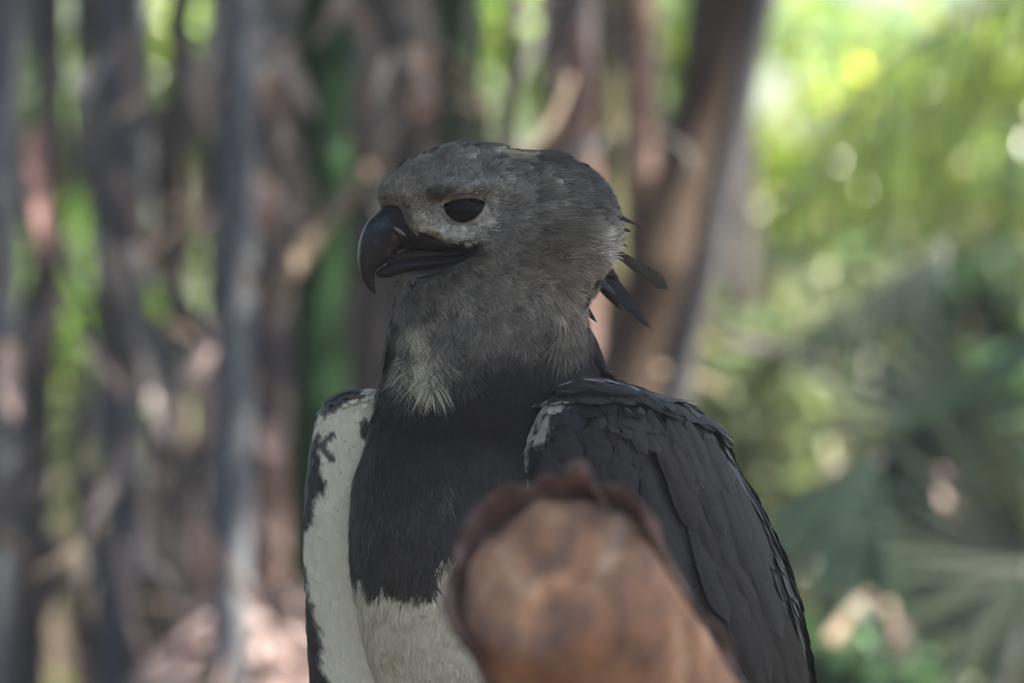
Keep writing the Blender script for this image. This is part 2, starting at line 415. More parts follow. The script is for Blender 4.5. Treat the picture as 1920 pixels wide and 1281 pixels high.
# thin dead strips dangling all through the clump
for q in range(200):
    x = random.choice([random.uniform(-20, 560), random.uniform(-20, 560), random.uniform(640, 1340)]); y = random.uniform(-80, 1000 if x < 560 else 500)
    if any(a - 12 < x < b + 12 for a, b in GAPS) and not 640 < y + 80: continue
    if 1215 < x < 1310 or (530 < x < 690 and y > 120): continue
    tn, tw = random.choice([((.16, .14, .14), 'brown'), ((.25, .205, .205), 'dull pink'), ((.10, .09, .085), 'dark'), ((.40, .31, .30), 'pale pink'), ((.44, .39, .39), 'whitish'), ((.20, .20, .20), 'grey')])
    sw_ = random.uniform(12, 42); an_ = random.gauss(0, 28); sz = 'thin' if sw_ < 22 else 'broad' if sw_ > 33 else ''
    left = x < 560
    dry_leaf(x, y, random.uniform(5.5, 6.6), random.uniform(110, 260), sw_, an_, f"{sz} {tw} dead bamboo strip {'slanting' if abs(an_) > 25 else 'hanging'} {place(x, y + 90)}".strip(), tn, group='dangling strips at the left' if left else 'dangling strips above the eagle', name='bamboo_strip')
# fine twigs tangled through the clump
for q in range(46):
    left = q < 30
    x = random.uniform(0, 540) if left else random.uniform(680, 1330); y = random.uniform(40, 1150) if left else random.uniform(0, 260)
    a = random.uniform(0, math.pi); L = random.uniform(90, 240); D = random.uniform(5.4, 6.3)
    o = stick((x, y), (x + math.cos(a) * L, y + math.sin(a) * L), random.uniform(6, 15), D, D + random.uniform(-.2, .3), (tm := random.choice(['tan', 'purple', 'brown', 'slate', 'tan'])),
          f"fine {'grey' if tm == 'slate' else tm} twig {'rising' if .3 < a < 1.2 or 1.9 < a < 2.8 else 'near level' if a < .3 or a > 2.8 else 'near upright'} {place(x, y)}", 'twig', 'fine_twig', .06)
    o['group'] = 'tangled twigs at the left' if left else 'tangled twigs above the eagle'
# heap of pale litter at the lower left
hp = AT(440, 1290, 5.8)
n = 2600; a = rng.random(n) * 6.283; rr = rng.random(n) ** .6
hx = hp[0] + np.cos(a) * rr * .42; hy = hp[1] + np.sin(a) * rr * .4
topz = AT(0, 1075, 5.8)[2]
px_ = (hx / (S * 5.8 / 3)) + 960
hz = np.interp(px_, [60, 280, 330, 400, 470, 560, 700], [.30, .42, topz - .10, topz - .055, topz + .0, topz - .02, topz - .1]) * (1 - .55 * rr ** 2) - rng.random(n) ** 2 * .1
P = np.stack([hx, hy, hz], -1)
d = rand_dirs(n) * np.array([1, 1, .35]) + np.array([.25, -.2, -.25])
V, F, C = leaf_cloud(P, d, rand_dirs(n) * .7 + np.array([0, -.5, .8]), rng.uniform(.05, .14, n), rng.uniform(.012, .026, n), np.clip(np.array([.40, .31, .30])[None] * np.exp(rng.normal(size=(n, 1)) * .3), .03, .7))
tag(link('litter_heap', mesh_data('litter_heap', V, F, C, smooth=False, mat=M_DRY)), 'heap of pale pinkish dead leaves low left of the eagle', kind='stuff')
# mound under the heap
mx, my = np.meshgrid(np.linspace(-1, 1, 24), np.linspace(-1, 1, 24), indexing='ij')
mr = np.hypot(mx, my); mz = np.interp(hp[0] + mx * .55, [-.9, -.44, -.2], [.2, .42, topz - .12]) * np.clip(1 - mr ** 2, 0, 1) - .06
mV = np.stack([hp[0] + mx * .6, hp[1] + .1 + my * .55, mz + .03 * noise(np.stack([mx, my, mx * 0], -1), 6)], -1)
mF = np.array([(i * 24 + j, (i + 1) * 24 + j, (i + 1) * 24 + j + 1, i * 24 + j + 1) for i in range(23) for j in range(23)])
tag(link('soil_mound', mesh_data('soil_mound', mV, mF, mat=M_SOIL)), 'soil mound under the pale litter heap', kind='structure')

# ================================================================ LEAFY PLANTS
M_TWIG = mat_noise('twig_bark', [(.3, (.06, .045, .03)), (.7, (.15, .12, .09))], (30, 30, 30), .9, .4)
def bush(px, py, D, rx, rz, n, leaf, base, label, name='leafy_shrub', cat='shrub', var=.35, yellow=.2, ry=None, lw=.5):
    c = AT(px, py, D); root = empty(name, (c[0], c[1], 0)); tag(root, label, cat)
    ry = ry or rx
    # limbs
    tips = []
    for q in range(9):
        v = rand_dirs(1)[0]; tip = np.array([v[0] * rx * .8, v[1] * ry * .8, c[2] + v[2] * rz * .8])
        mid = np.array([v[0] * rx * .15, v[1] * ry * .15, c[2] * .55]); t = np.linspace(0, 1, 7)[:, None]
        tips.append((1 - t) ** 2 * 0 + 2 * t * (1 - t) * mid + t * t * tip)
    Vs, Fs, o_ = [], [[], []], 0
    for p in tips:
        V, F = tube(p + rng.normal(size=p.shape) * .006, np.linspace(.016, .004, 7), 6)
        Fs[0].append(F[0] + o_); Fs[1].append(F[1] + o_); Vs.append(V); o_ += len(V)
    link('branches', mesh_data('branches', np.concatenate(Vs), [np.concatenate(Fs[0]), np.concatenate(Fs[1])], mat=M_TWIG), root)
    # crown: leaves gathered in clumps
    nc = max(12, n // 45); cc = rand_dirs(nc) * (rng.random((nc, 1)) ** .45); cc *= 1 + .25 * rng.normal(size=(nc, 1))
    i = rng.integers(0, nc, n)
    P = (cc[i] + rng.normal(size=(n, 3)) * .16) * np.array([rx, ry, rz]) + np.array([0, 0, c[2]])
    tone = np.exp(rng.normal(size=(nc, 1)) * .3)[i]
    cl = green(n, base, var) * tone
    yl = (rng.random(n) < yellow)[:, None]; cl = np.where(yl, cl * np.array([1.5, 1.3, .9]), cl)
    V, F, C = leaf_cloud(P, rand_dirs(n) + np.array([0, 0, -.4]), rand_dirs(n) * .8 + np.array([0, 0, .8]), rng.uniform(.7, 1.2, n) * leaf, rng.uniform(.8, 1.2, n) * leaf * lw, np.clip(cl, .004, .6))
    o = link('crown', mesh_data('crown', V, F, C, smooth=False, mat=M_LEAF), root)
    return root
bush(1850, 330, 8.6, .28, .32, 1200, .075, (.13, .18, .018), 'bright yellow-green leafy shrub in the sun at the right edge', yellow=.45)
bush(1560, 440, 8.9, .32, .26, 1200, .07, (.13, .18, .02), 'sunlit light green shrub right of the leaning culms', yellow=.35)
bush(1650, 90, 9.4, .45, .26, 650, .07, (.10, .15, .03), 'loose green tree crown at the top right against the sky', name='small_tree', cat='tree', yellow=.15)
bush(1880, 600, 7.3, .20, .20, 900, .06, (.035, .075, .018), 'deep green shrub at the right edge under the yellow-green one', yellow=.05)
bush(1430, 760, 7.0, .20, .34, 900, .05, (.075, .095, .03), 'olive green shrub just right of the eagle\'s shoulder', yellow=.2)
bush(1600, 700, 8.2, .40, .24, 1200, .06, (.07, .09, .035), 'dull green undergrowth shrub behind the hanging pink leaf', yellow=.25)
bush(1870, 1130, 6.8, .22, .24, 900, .06, (.055, .085, .03), 'soft green shrub in the lower right corner', yellow=.25)
bush(1590, 1275, 5.7, .11, .07, 420, .05, (.03, .06, .02), 'small fresh green plant low beside the eagle\'s wing', name='ground_plant', cat='plant', yellow=.05)
bush(150, 560, 9.2, .16, .5, 700, .06, (.085, .15, .02), 'bright green leaves glowing in the slanting gap at the left', yellow=.25)
bush(295, 60, 9.4, .16, .34, 600, .06, (.10, .15, .02), 'bright green leaves filling the narrow gap at the top left', yellow=.35)
bush(60, 220, 9.6, .16, .4, 500, .06, (.06, .12, .02), 'green leaves behind the gap next to the left edge')
bush(955, 90, 9.8, .2, .16, 380, .07, (.10, .16, .015), 'lit leaves showing above the eagle\'s crown between the culms', yellow=.4)
bush(1270, 120, 9.0, .16, .3, 500, .06, (.09, .15, .02), 'light green leaves in the gap left of the leaning culms', yellow=.3)

# ---- palms
M_RACHIS = mat_noise('palm_rachis', [(.3, (.02, .03, .018)), (.7, (.045, .06, .03))], (40, 40, 40), .6, .2)
def leaflet_mesh(L, wd, n=7, droop=.25, tone=(.05, .075, .03)):
    V = []; C = []
    for i in range(n):
        t = i / (n - 1); h = wd * .5 * np.interp(t, [0, .1, .4, .8, 1], [.3, .8, 1, .6, .03])
        y = L * t; z = -droop * L * t * t
        V += [(-h, y, z + h * .35), (0, y, z), (h, y, z + h * .35)]
        C += [tone] * 3
    F = np.array([(i * 3 + j, i * 3 + j + 1, (i + 1) * 3 + j + 1, (i + 1) * 3 + j) for i in range(n - 1) for j in range(2)])
    return mesh_data('leaflet', np.array(V), F, np.array(C) * (1 + .1 * rng.normal(size=(len(V), 1))), mat=M_LEAF)

def place_leaflet(me, at, d, up, parent, root, scale=1.):
    o = link('leaflet', me); o.parent = parent
    y = Vector(d).normalized(); z = Vector(up); x = y.cross(z).normalized(); z = x.cross(y)
    m = Matrix((x, y, z)).transposed().to_4x4()
    o.matrix_local = Matrix.Translation(Vector(at) - Vector(root)) @ m @ Matrix.Scale(scale, 4)
    return o

def pinnate(pts_px, label, L, wd, tone, hang=.8, npairs=26, rr=.008, back=.3):
    pts = np.array([AT(*p) for p in pts_px]); pts = dens(pts, 6)
    root_p = pts[0]; root = empty('palm_frond', root_p); tag(root, label, 'palm frond')
    V, F = tube(pts - root_p, np.linspace(rr, rr * .3, len(pts)), 8)
    link('rachis', mesh_data('rachis', V, F, mat=M_RACHIS), root)
    mes = [leaflet_mesh(L * s, wd, tone=tuple(np.array(tone) * q)) for s, q in ((1, 1), (.9, 1.25), (.8, .8))]
    tang = norm(np.gradient(pts, axis=0))
    for k in range(npairs):
        t = .08 + .9 * k / (npairs - 1); x = t * (len(pts) - 1); i = min(int(x), len(pts) - 2); f = x - i
        p = pts[i] * (1 - f) + pts[i + 1] * f; tg = tang[i]
        sd = norm(np.cross(tg, np.array([0, 0, 1.])))
        for s in (-1, 1):
            d = sd * s * (1 - hang) + tg * back + np.array([0, 0, -hang]) + rng.normal(size=3) * .08
            place_leaflet(random.choice(mes), p, d, sd * s * .3 + np.array([0, -.6, .6]), root, root_p, (math.sin(math.pi * min(t + .12, 1)) * .6 + .45))
    return root
pinnate([(1990, -40, 6.6), (1800, 30, 6.5), (1620, 150, 6.4), (1500, 300, 6.3)], 'palm frond arching across the top right with leaflets hanging down', .26, .011, (.07, .11, .03), .85, 22)
pinnate([(2000, 250, 7.0), (1820, 210, 6.8), (1600, 270, 6.6), (1430, 420, 6.5)], 'lower palm frond with thin hanging leaflets right of the leaning culms', .22, .010, (.08, .12, .03), .85, 22)
pinnate([(1790, 440, 6.0), (1700, 500, 5.9), (1560, 590, 5.8), (1420, 675, 5.8)], 'dark palm frond slanting down towards the eagle\'s nape', .10, .010, (.022, .034, .024), .75, 26, .005, .5)

def fan(px, py, D, label, a0, a1, n, L, wd, tone, tilt=.3):
    c = AT(px, py, D); root = empty('fan_palm', c); tag(root, label, 'palm')
    V, F = tube([(0, 0, 0), (-.05, .04, -.25), (-.10, .08, -c[2])], [.010, .012, .016], 8)
    link('leaf_stalk', mesh_data('leaf_stalk', V, F, mat=CM['dark']), root)
    mes = [leaflet_mesh(L, wd, droop=.12, tone=tuple(np.array(tone) * q)) for q in (1, 1.3, .75)]
    for k in range(n):
        a = math.radians(a0 + (a1 - a0) * k / (n - 1) + random.uniform(-2, 2))
        d = (math.cos(a), -tilt + random.uniform(-.1, .1), math.sin(a))
        place_leaflet(random.choice(mes), c, d, (0, -1, .2), root, c, random.uniform(.8, 1.08))
    return root
fan(1650, 850, 5.9, 'dark fan palm leaf spreading down at the lower right', -150, 40, 26, .26, .030, (.022, .042, .030))
fan(1880, 840, 6.3, 'dark palm fan cut by the right edge below the middle', 120, 250, 18, .26, .028, (.028, .045, .033))
fan(1930, 1050, 5.8, 'palm fan with pale streaked fingers in the lower right corner', 95, 265, 20, .24, .02, (.038, .052, .034))
# ================================================================ FOREGROUND LOG
DL = 2.46; KL = S * DL / 3
lc = AT(1015, 1055, DL)
ax = norm(np.array([.515 * .72, .70, -.857 * .72]))                 # runs down to the right and away from the camera
e1 = norm(np.cross(ax, np.array([0, 1, 0.]))); e2 = np.cross(ax, e1)
R0 = 200 * KL
M_WOOD = mat_noise('log_wood', [(.32, (.19, .12, .10)), (.45, (.31, .18, .125)), (.56, (.43, .235, .135)), (.68, (.52, .36, .25))], (44, 26, 26), .85, .35, 7, .2, 3, .006)
M_BARK = mat_noise('log_bark', [(.3, (.08, .05, .046)), (.5, (.18, .115, .10)), (.68, (.34, .26, .24))], (50, 50, 50), .95, .9, 8, .15, 2.5, .006)
log = empty('broken_log', lc); tag(log, 'reddish brown broken log end in front of the eagle\'s breast', 'log')
def log_ring(s, r, ang, wob, seed):
    c = ax * s
    rr = r * (1 + wob * noise(np.stack([np.cos(ang) * 1.6 + seed, np.sin(ang) * 1.6, np.full(ang.shape, s * 14)], -1)) + wob * .4 * noise(np.stack([np.cos(ang) * 5 + seed, np.sin(ang) * 5, np.full(ang.shape, s * 30)], -1)))
    return c + (np.cos(ang)[:, None] * e1 + np.sin(ang)[:, None] * e2) * rr[:, None]
seg = 64; an = np.arange(seg) / seg * 2 * np.pi
V = []
prof = [(-.004, .12), (-.006, .3), (-.007, .5), (-.006, .68), (-.003, .86), (.003, .955), (.014, .99), (.06, 1.0), (.1, 1.0), (.16, 1.02), (.25, 1.03), (.4, 1.05), (.6, 1.08), (.85, 1.1), (1.15, 1.14)]
for s, k in prof: V.append(log_ring(s + .012, R0 * .99 * k, an, .06, 3))
n = len(prof)
for i in range(5): V[i] = V[i] + ax * (.006 * noise(V[i] * 40) + .003 * noise(V[i] * 120))[:, None]
V = np.concatenate(V); F = np.array([(i * seg + j, (i + 1) * seg + j, (i + 1) * seg + (j + 1) % seg, i * seg + (j + 1) % seg) for i in range(n - 1) for j in range(seg)])
V = np.concatenate([V, (V[:seg].mean(0))[None]]); T = np.array([(n * seg, j, (j + 1) % seg) for j in range(seg)])
link('heartwood', mesh_data('heartwood', V, [F, T], mat=M_WOOD), log)
# bark: a thick ragged shell that has peeled off the side facing us
def bark(a0, a1, s0, gap, th, s1=1.1, seed=5):
    m = 40; A = np.linspace(a0, a1, m); ss = np.concatenate([[0, .008, .02, .04, .07], np.linspace(.1, s1, 10)])
    outer, inner = [], []
    start = s0 + .008 * noise(np.stack([A * 3, A * 0 + seed, A * 0], -1)) + .004 * noise(np.stack([A * 9, A * 0 + seed, A * 0], -1))
    for s in ss:
        P = []
        for j, a in enumerate(A):
            P.append(log_ring(start[j] + s, R0, np.array([a]), .06, seed)[0])
        P = np.array(P); c = ax[None] * ((P @ ax)[:, None]); rad = norm(P - c)
        o_ = gap * np.interp(s, [0, .1, .3], [1, .5, .1])
        edge = np.interp(s, [0, .015], [.55, 1])
        outer.append(P + rad * (o_ + th * .5 * edge + .003 * noise(P * 90)[:, None])); inner.append(P + rad * (o_ - th * .5 * edge))
    L = len(ss); V = np.concatenate([np.concatenate(outer), np.concatenate(inner)]); K = L * m; F = []
    for i in range(L - 1):
        for j in range(m - 1):
            a, b, c, d = i * m + j, i * m + j + 1, (i + 1) * m + j + 1, (i + 1) * m + j
            F.append((a, b, c, d)); F.append((K + d, K + c, K + b, K + a))
    for j in range(m - 1): F.append((j + 1, j, K + j, K + j + 1))
    for i in range(L - 1):
        F.append((i * m, (i + 1) * m, K + (i + 1) * m, K + i * m)); F.append(((i + 1) * m + m - 1, i * m + m - 1, K + i * m + m - 1, K + (i + 1) * m + m - 1))
    link('bark', mesh_data('bark', V, np.array(F), mat=M_BARK), log)
def ang_of(du, dv):      # angle whose rim point lies towards image direction (du right, dv down)
    best = max(range(360), key=lambda q: (np.cos(np.radians(q)) * e1 + np.sin(np.radians(q)) * e2) @ np.array([du, 0, -dv]))
    return math.radians(best)
A_UL, A_UR, A_L = ang_of(-.6, -1), ang_of(1, -.6), ang_of(-1, .5)
def unwrap(a, ref):
    while a - ref > math.pi: a -= 2 * math.pi
    while a - ref < -math.pi: a += 2 * math.pi
    return a
aL = unwrap(A_L, A_UL); aR = unwrap(A_UR, A_UL)
bark(A_UL + (aL - A_UL) * 1.25, A_UL + (aR - A_UL) * .55, -.001, .0006, .0045, seed=5)
bark(A_UL + (aR - A_UL) * .62, A_UL + (aR - A_UL) * 1.12, .004, .0008, .004, seed=9)
# splinters standing off the edges
for (u, v, du, dv, L, wd) in [(1165, 958, 42, -14, 1, 12), (1222, 1052, 34, -22, 1, 8), (1082, 884, 3, -10, 1, 44), (1330, 1170, 52, 44, 1, 14), (1362, 1215, 30, 90, 1, 14)]:
    a = AT(u - du * .4, v - dv * .4, DL + .03) - lc; b = AT(u + du, v + dv, DL + .02) - lc
    V, F = tube([a, a * .5 + b * .5 + np.array([0, -.002, .001]), b], np.array([wd * .6, wd * .45, wd * .1]) * KL, 7, wob=.25, seed=u)
    link('splinter', mesh_data('splinter', V, F, mat=M_BARK), log)
# ================================================================ EAGLE
# modelled in photograph-pixel units: u right, v down, w towards the camera; B() turns them into metres
def B(P):
    P = np.asarray(P, float)
    return np.stack([(P[..., 0] - 960) * S, -P[..., 2] * S, ZC + (640.5 - P[..., 1]) * S], -1)

TH = math.radians(14); CT, ST = math.cos(TH), math.sin(TH)
HU, HV = 900., 410.
def to_local(P):          # head frame: a forward (towards beak), v down, b lateral (towards camera)
    du = P[..., 0] - HU; ww = P[..., 2]
    return np.stack([-du * CT + ww * ST, P[..., 1] - HV, du * ST + ww * CT], -1)
def from_local(Q):
    a, v, b = Q[..., 0], Q[..., 1], Q[..., 2]
    return np.stack([HU - a * CT + b * ST, v + HV, a * ST + b * CT], -1)

def ell(P, c, r):
    c = np.asarray(c, float); r = np.asarray(r, float)
    q = (P - c) / r; k0 = np.linalg.norm(q, axis=-1); k1 = np.linalg.norm(q / r, axis=-1)
    return k0 * (k0 - 1) / np.maximum(k1, 1e-6)
def cone(P, a, b, ra, rb, flat=1.):
    a = np.asarray(a, float); b = np.asarray(b, float); d = b - a
    t = np.clip(((P - a) @ d) / (d @ d), 0, 1)
    q = P - a - t[..., None] * d
    q = q * np.array([1, 1, 1 / flat])
    return np.linalg.norm(q, axis=-1) - (ra + (rb - ra) * t)
def smin(a, b, k):
    h = np.clip(.5 + .5 * (b - a) / k, 0, 1)
    return b + (a - b) * h - k * h * (1 - h)

def in_poly(u, v, poly):
    r = np.zeros(u.shape, bool); n = len(poly)
    for i in range(n):
        x1, y1 = poly[i]; x2, y2 = poly[(i + 1) % n]
        c = ((y1 > v) != (y2 > v)) & (u < (x2 - x1) * (v - y1) / ((y2 - y1) or 1e-9) + x1)
        r ^= c
    return r

BEAK_ZONE = [(640, 300), (700, 384), (752, 388), (764, 424), (776, 438), (806, 441), (824, 453), (886, 464), (886, 475), (852, 497), (818, 513), (790, 520), (742, 530), (640, 610)]
def poly_sdf(u, v, poly):
    d = np.full(u.shape, 1e9)
    for i in range(len(poly)):
        a = np.array(poly[i], float); b = np.array(poly[(i + 1) % len(poly)], float); e = b - a
        t = np.clip(((u - a[0]) * e[0] + (v - a[1]) * e[1]) / (e @ e), 0, 1)
        d = np.minimum(d, (u - a[0] - t * e[0]) ** 2 + (v - a[1] - t * e[1]) ** 2)
    d = np.sqrt(d)
    return np.where(in_poly(u, v, poly), -d, d)
def carve(d, Q):
    u = HU - Q[..., 0] * CT + 46 * ST; v = Q[..., 1] + HV
    box = (u > 630) & (u < 910) & (v > 290) & (v < 610) & (d < 80)
    if not box.any(): return d
    ub, vb = u[box], v[box]
    s = poly_sdf(ub, vb, BEAK_ZONE)
    g = np.interp(ub, [700, 760, 800, 830, 886], [6, 9, 16, 34, 72])
    cv = np.maximum(s, g - np.abs(Q[..., 2][box]))
    d = d.copy(); d[box] = smax(d[box], -cv, 5)
    return d
def smax(a, b, k): return -smin(-a, -b, k)
def sdf(P):
    Q = to_local(P)
    Qs = Q.copy(); Qs[..., 2] = np.abs(Qs[..., 2])
    d = ell(Q, (15, -12, 0), (158, 128, 104))                         # skull
    d = smin(d, ell(Q, (112, -32, 0), (84, 66, 58)), 30)              # forehead
    d = smin(d, ell(Q, (92, 40, 0), (72, 50, 56)), 30)                # lores and muzzle
    d = smin(d, ell(Q, (20, 75, 0), (128, 78, 100)), 35)              # cheeks
    d = smin(d, ell(np.stack([Qs[..., 0], Qs[..., 1] - (Qs[..., 0] - 50) * .10, Qs[..., 2]], -1), (56, -48, 90), (66, 13, 25)), 12)             # brow ridges
    d = smin(d, ell(P, (1008, 432, -12), (146, 140, 122)), 30)        # ruff at the back of the head
    d = smin(d, ell(P, (965, 355, -8), (120, 62, 104)), 25)
    d = smin(d, cone(P, (922, 510, -8), (916, 690, -12), 170, 186, .82), 40)   # neck
    d = carve(d, Q)
    body = ell(P, (1005, 1110, -70), (345, 430, 250))
    body = smin(body, ell(P, (850, 980, 10), (190, 290, 150)), 60)    # breast
    body = smin(body, ell(P, (940, 1500, -80), (240, 330, 190)), 80)
    d = smin(d, body, 75)
    return d

def sdf_n(P):
    d = sdf(P)
    up = sstep(380, 310, P[..., 1]) + sstep(1040, 1110, P[..., 0]) * sstep(640, 500, P[..., 1])
    nz = noise(P, 1 / 46.) * (4.5 + 4 * up) + noise(P + 91, 1 / 22.) * (2.0 + 3 * up)
    return d + nz

def grad(P, e=3.):
    g = np.stack([sdf(P + np.array(o) * e) - sdf(P - np.array(o) * e) for o in ((1, 0, 0), (0, 1, 0), (0, 0, 1))], -1)
    return norm(g)

def surface_nets(f, lo, hi, h):
    ax = [np.arange(l, u + h, h) for l, u in zip(lo, hi)]
    sh = [len(a) for a in ax]
    G = np.empty(sh, np.float32)
    for i in range(sh[0]):
        yy, zz = np.meshgrid(ax[1], ax[2], indexing='ij')
        G[i] = f(np.stack([np.full_like(yy, ax[0][i]), yy, zz], -1))
    s = G < 0
    cnt = np.zeros([n - 1 for n in sh], np.int8)
    for a in (0, 1):
        for b in (0, 1):
            for c in (0, 1):
                cnt += s[a:sh[0] - 1 + a, b:sh[1] - 1 + b, c:sh[2] - 1 + c]
    act = (cnt > 0) & (cnt < 8)
    idx = -np.ones(act.shape, np.int64); idx[act] = np.arange(act.sum())
    cells = np.argwhere(act)
    acc = np.zeros((len(cells), 3)); num = np.zeros(len(cells))
    corners = [(a, b, c) for a in (0, 1) for b in (0, 1) for c in (0, 1)]
    for p in corners:
        for q in corners:
            df = np.array(q) - np.array(p)
            if df.sum() == 1 and df.min() == 0:
                gp = G[cells[:, 0] + p[0], cells[:, 1] + p[1], cells[:, 2] + p[2]]
                gq = G[cells[:, 0] + q[0], cells[:, 1] + q[1], cells[:, 2] + q[2]]
                x = (gp < 0) != (gq < 0)
                t = np.where(x, gp / np.where(x, gp - gq, 1), 0)
                acc += np.where(x[:, None], np.array(p) + t[:, None] * df, 0); num += x
    V = (cells + acc / num[:, None]) * h + np.array(lo)
    F = []
    for axis in range(3):
        o1, o2 = [(1, 2), (2, 0), (0, 1)][axis]
        a = s.take(range(0, sh[axis] - 1), axis); b = s.take(range(1, sh[axis]), axis)
        e = np.argwhere(a != b)
        e = e[(e[:, o1] > 0) & (e[:, o2] > 0) & (e[:, o1] < sh[o1] - 1) & (e[:, o2] < sh[o2] - 1)]
        inside = s[e[:, 0], e[:, 1], e[:, 2]]
        d1 = np.zeros(3, int); d1[o1] = 1; d2 = np.zeros(3, int); d2[o2] = 1
        q = [e, e - d1, e - d1 - d2, e - d2]
        q = np.stack([idx[x[:, 0], x[:, 1], x[:, 2]] for x in q], 1)
        q = np.where(inside[:, None], q, q[:, ::-1])
        F.append(q)
    return V, np.concatenate(F)

def hit_w(u, v, near=True):
    u = np.asarray(u, float); v = np.asarray(v, float)
    ww = np.full(u.shape, 420. if near else -420.)
    for _ in range(60):
        d = sdf(np.stack([u, v, ww], -1))
        ww = ww - (d * .9 if near else -d * .9)
    return ww

def seen(P):
    """side-view pixel as seen from the head's own near side (mirrors the far half)"""
    Q = to_local(P); Q = Q.copy(); Q[..., 2] = np.abs(Q[..., 2]); R = from_local(Q)
    return R[..., 0], R[..., 1]

CERE_POLY = [(690, 378), (752, 384), (762, 420), (774, 436), (806, 440), (822, 452), (884, 462), (884, 476), (848, 505), (812, 516), (760, 526), (690, 545)]
EYE = (872, 393)

# ---- pigment of the plumage and the painted veil on the breast
def pigment(P):
    u, v, ww = P[..., 0], P[..., 1], P[..., 2]
    us, vs = seen(P)
    nz = noise(P, 1 / 30.); n2 = noise(P + 50, 1 / 75.)
    def mix(c, d, t): return c + (np.asarray(d) - c) * t[..., None]
    c = np.broadcast_to(np.array([.150, .144, .128]), P.shape).copy()            # warm grey cheeks
    crown = sstep(350, 285, v + 22 * n2 + np.clip((u - 1000) * -.18, -60, 30)) * sstep(690, 780, u)
    c = mix(c, (.050, .050, .056), crown * .95)
    nape = sstep(1035, 1110, u + 26 * n2) * sstep(470, 340, v)
    c = mix(c, (.042, .044, .052), nape * .9)
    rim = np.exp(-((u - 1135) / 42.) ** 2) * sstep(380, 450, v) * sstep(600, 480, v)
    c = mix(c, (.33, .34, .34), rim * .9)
    brow = np.exp(-((vs - 352 + (us - 900) * .06) / 13.) ** 2) * sstep(800, 850, us) * sstep(980, 910, us)
    c = mix(c, (.32, .32, .31), brow * .8)
    cheek = np.exp(-(((us - 985) / 60.) ** 2 + ((vs - 470) / 50.) ** 2))
    c = mix(c, (.085, .078, .066), cheek * .9)
    lore = np.exp(-(((us - 800) / 46.) ** 2 + ((vs - 425) / 26.) ** 2)) + np.exp(-(((us - 845) / 40.) ** 2 + ((vs - 442) / 14.) ** 2))
    c = mix(c, (.52, .52, .47), np.clip(lore, 0, 1) * .95)
    fore = np.exp(-(((us - 760) / 40.) ** 2 + ((vs - 375) / 30.) ** 2))
    c = mix(c, (.24, .22, .17), fore * .6)
    ring = np.exp(-((np.hypot((us - EYE[0]) / 48., (vs - EYE[1]) / 36.) - 1) / .17) ** 2) * sstep(EYE[1] - 24, EYE[1] - 4, vs)
    c = mix(c, (.42, .41, .36), ring * .9)
    c = c * (1 + .22 * noise(P + 17, 1 / 24.) + .15 * noise(P + 71, 1 / 60.))[..., None]
    # throat and neck
    thr = sstep(510, 560, v) * sstep(860, 770, u) * sstep(690, 640, v)
    c = mix(c, (.085, .075, .060), thr * .7)
    neck = sstep(560, 600, v)
    c = mix(c, (.145, .138, .125), neck * .6)
    streak = np.exp(-((u - (792 + (v - 640) * .12 + 9 * nz)) / 23.) ** 2) * sstep(570, 620, v) * sstep(730, 695, v)
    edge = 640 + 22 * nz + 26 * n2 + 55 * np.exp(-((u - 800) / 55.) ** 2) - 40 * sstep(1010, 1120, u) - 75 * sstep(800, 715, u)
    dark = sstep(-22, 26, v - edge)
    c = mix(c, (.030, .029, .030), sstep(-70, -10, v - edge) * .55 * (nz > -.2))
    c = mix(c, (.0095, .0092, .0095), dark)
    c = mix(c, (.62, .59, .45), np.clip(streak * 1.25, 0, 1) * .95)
    slate = sstep(790, 980, v)  # slate breast lightened downwards to paint in the milky veil over it
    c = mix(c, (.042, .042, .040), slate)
    # white belly below a ragged edge
    be = 1098 + 22 * np.sin(u / 17.) * noise(P + 7, 1 / 40.) + 16 * noise(P + 31, 1 / 26.) - 75 * sstep(800, 850, u) - 30 * sstep(700, 660, u)
    belly = sstep(-7, 7, v - be)
    c = mix(c, (.75, .73, .60), belly)
    # stray pale plume on the breast
    pl = np.exp(-((u - 838 + (v - 880) * .1) / 5.) ** 2) * sstep(880, 890, v) * sstep(925, 915, v)
    c = mix(c, (.16, .15, .12), pl * .6)
    return np.clip(c * np.array([1.05, 1.02, .94]), .003, .9)

# ---- body mesh
bV, bF = surface_nets(sdf_n, (520, 230, -360), (1340, 1860, 230), 9.)
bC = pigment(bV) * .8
eagle = empty('harpy_eagle', (0, 0, 0))
tag(eagle, 'grey-headed eagle with black breast, white belly and hooked black beak looking left', 'eagle')
body = link('body', mesh_data('eagle_body', B(bV), bF, bC, mat=M_FEATHER), eagle)

# ---- surface samples
def sample_surface(n, keep):
    q = bV[bF]                                            # (m,4,3)
    ar = .5 * np.linalg.norm(np.cross(q[:, 2] - q[:, 0], q[:, 3] - q[:, 1]), axis=1)
    cen = q.mean(1); k = keep(cen); ar = ar * k
    i = rng.choice(len(ar), n, p=ar / ar.sum())
    s, t = rng.random((2, n, 1))
    p = (q[i, 0] * (1 - s) + q[i, 1] * s) * (1 - t) + (q[i, 3] * (1 - s) + q[i, 2] * s) * t
    return p

def flow(P):
    r = norm(P - np.array([742., 425., 55.]))
    down = np.array([-.02, 1., 0.12])
    t = sstep(470, 640, P[..., 1] - .12 * (P[..., 0] - 900))
    f = r * (1 - t[..., None]) + down * t[..., None]
    # feathers at the back rim fan outwards
    return norm(f)

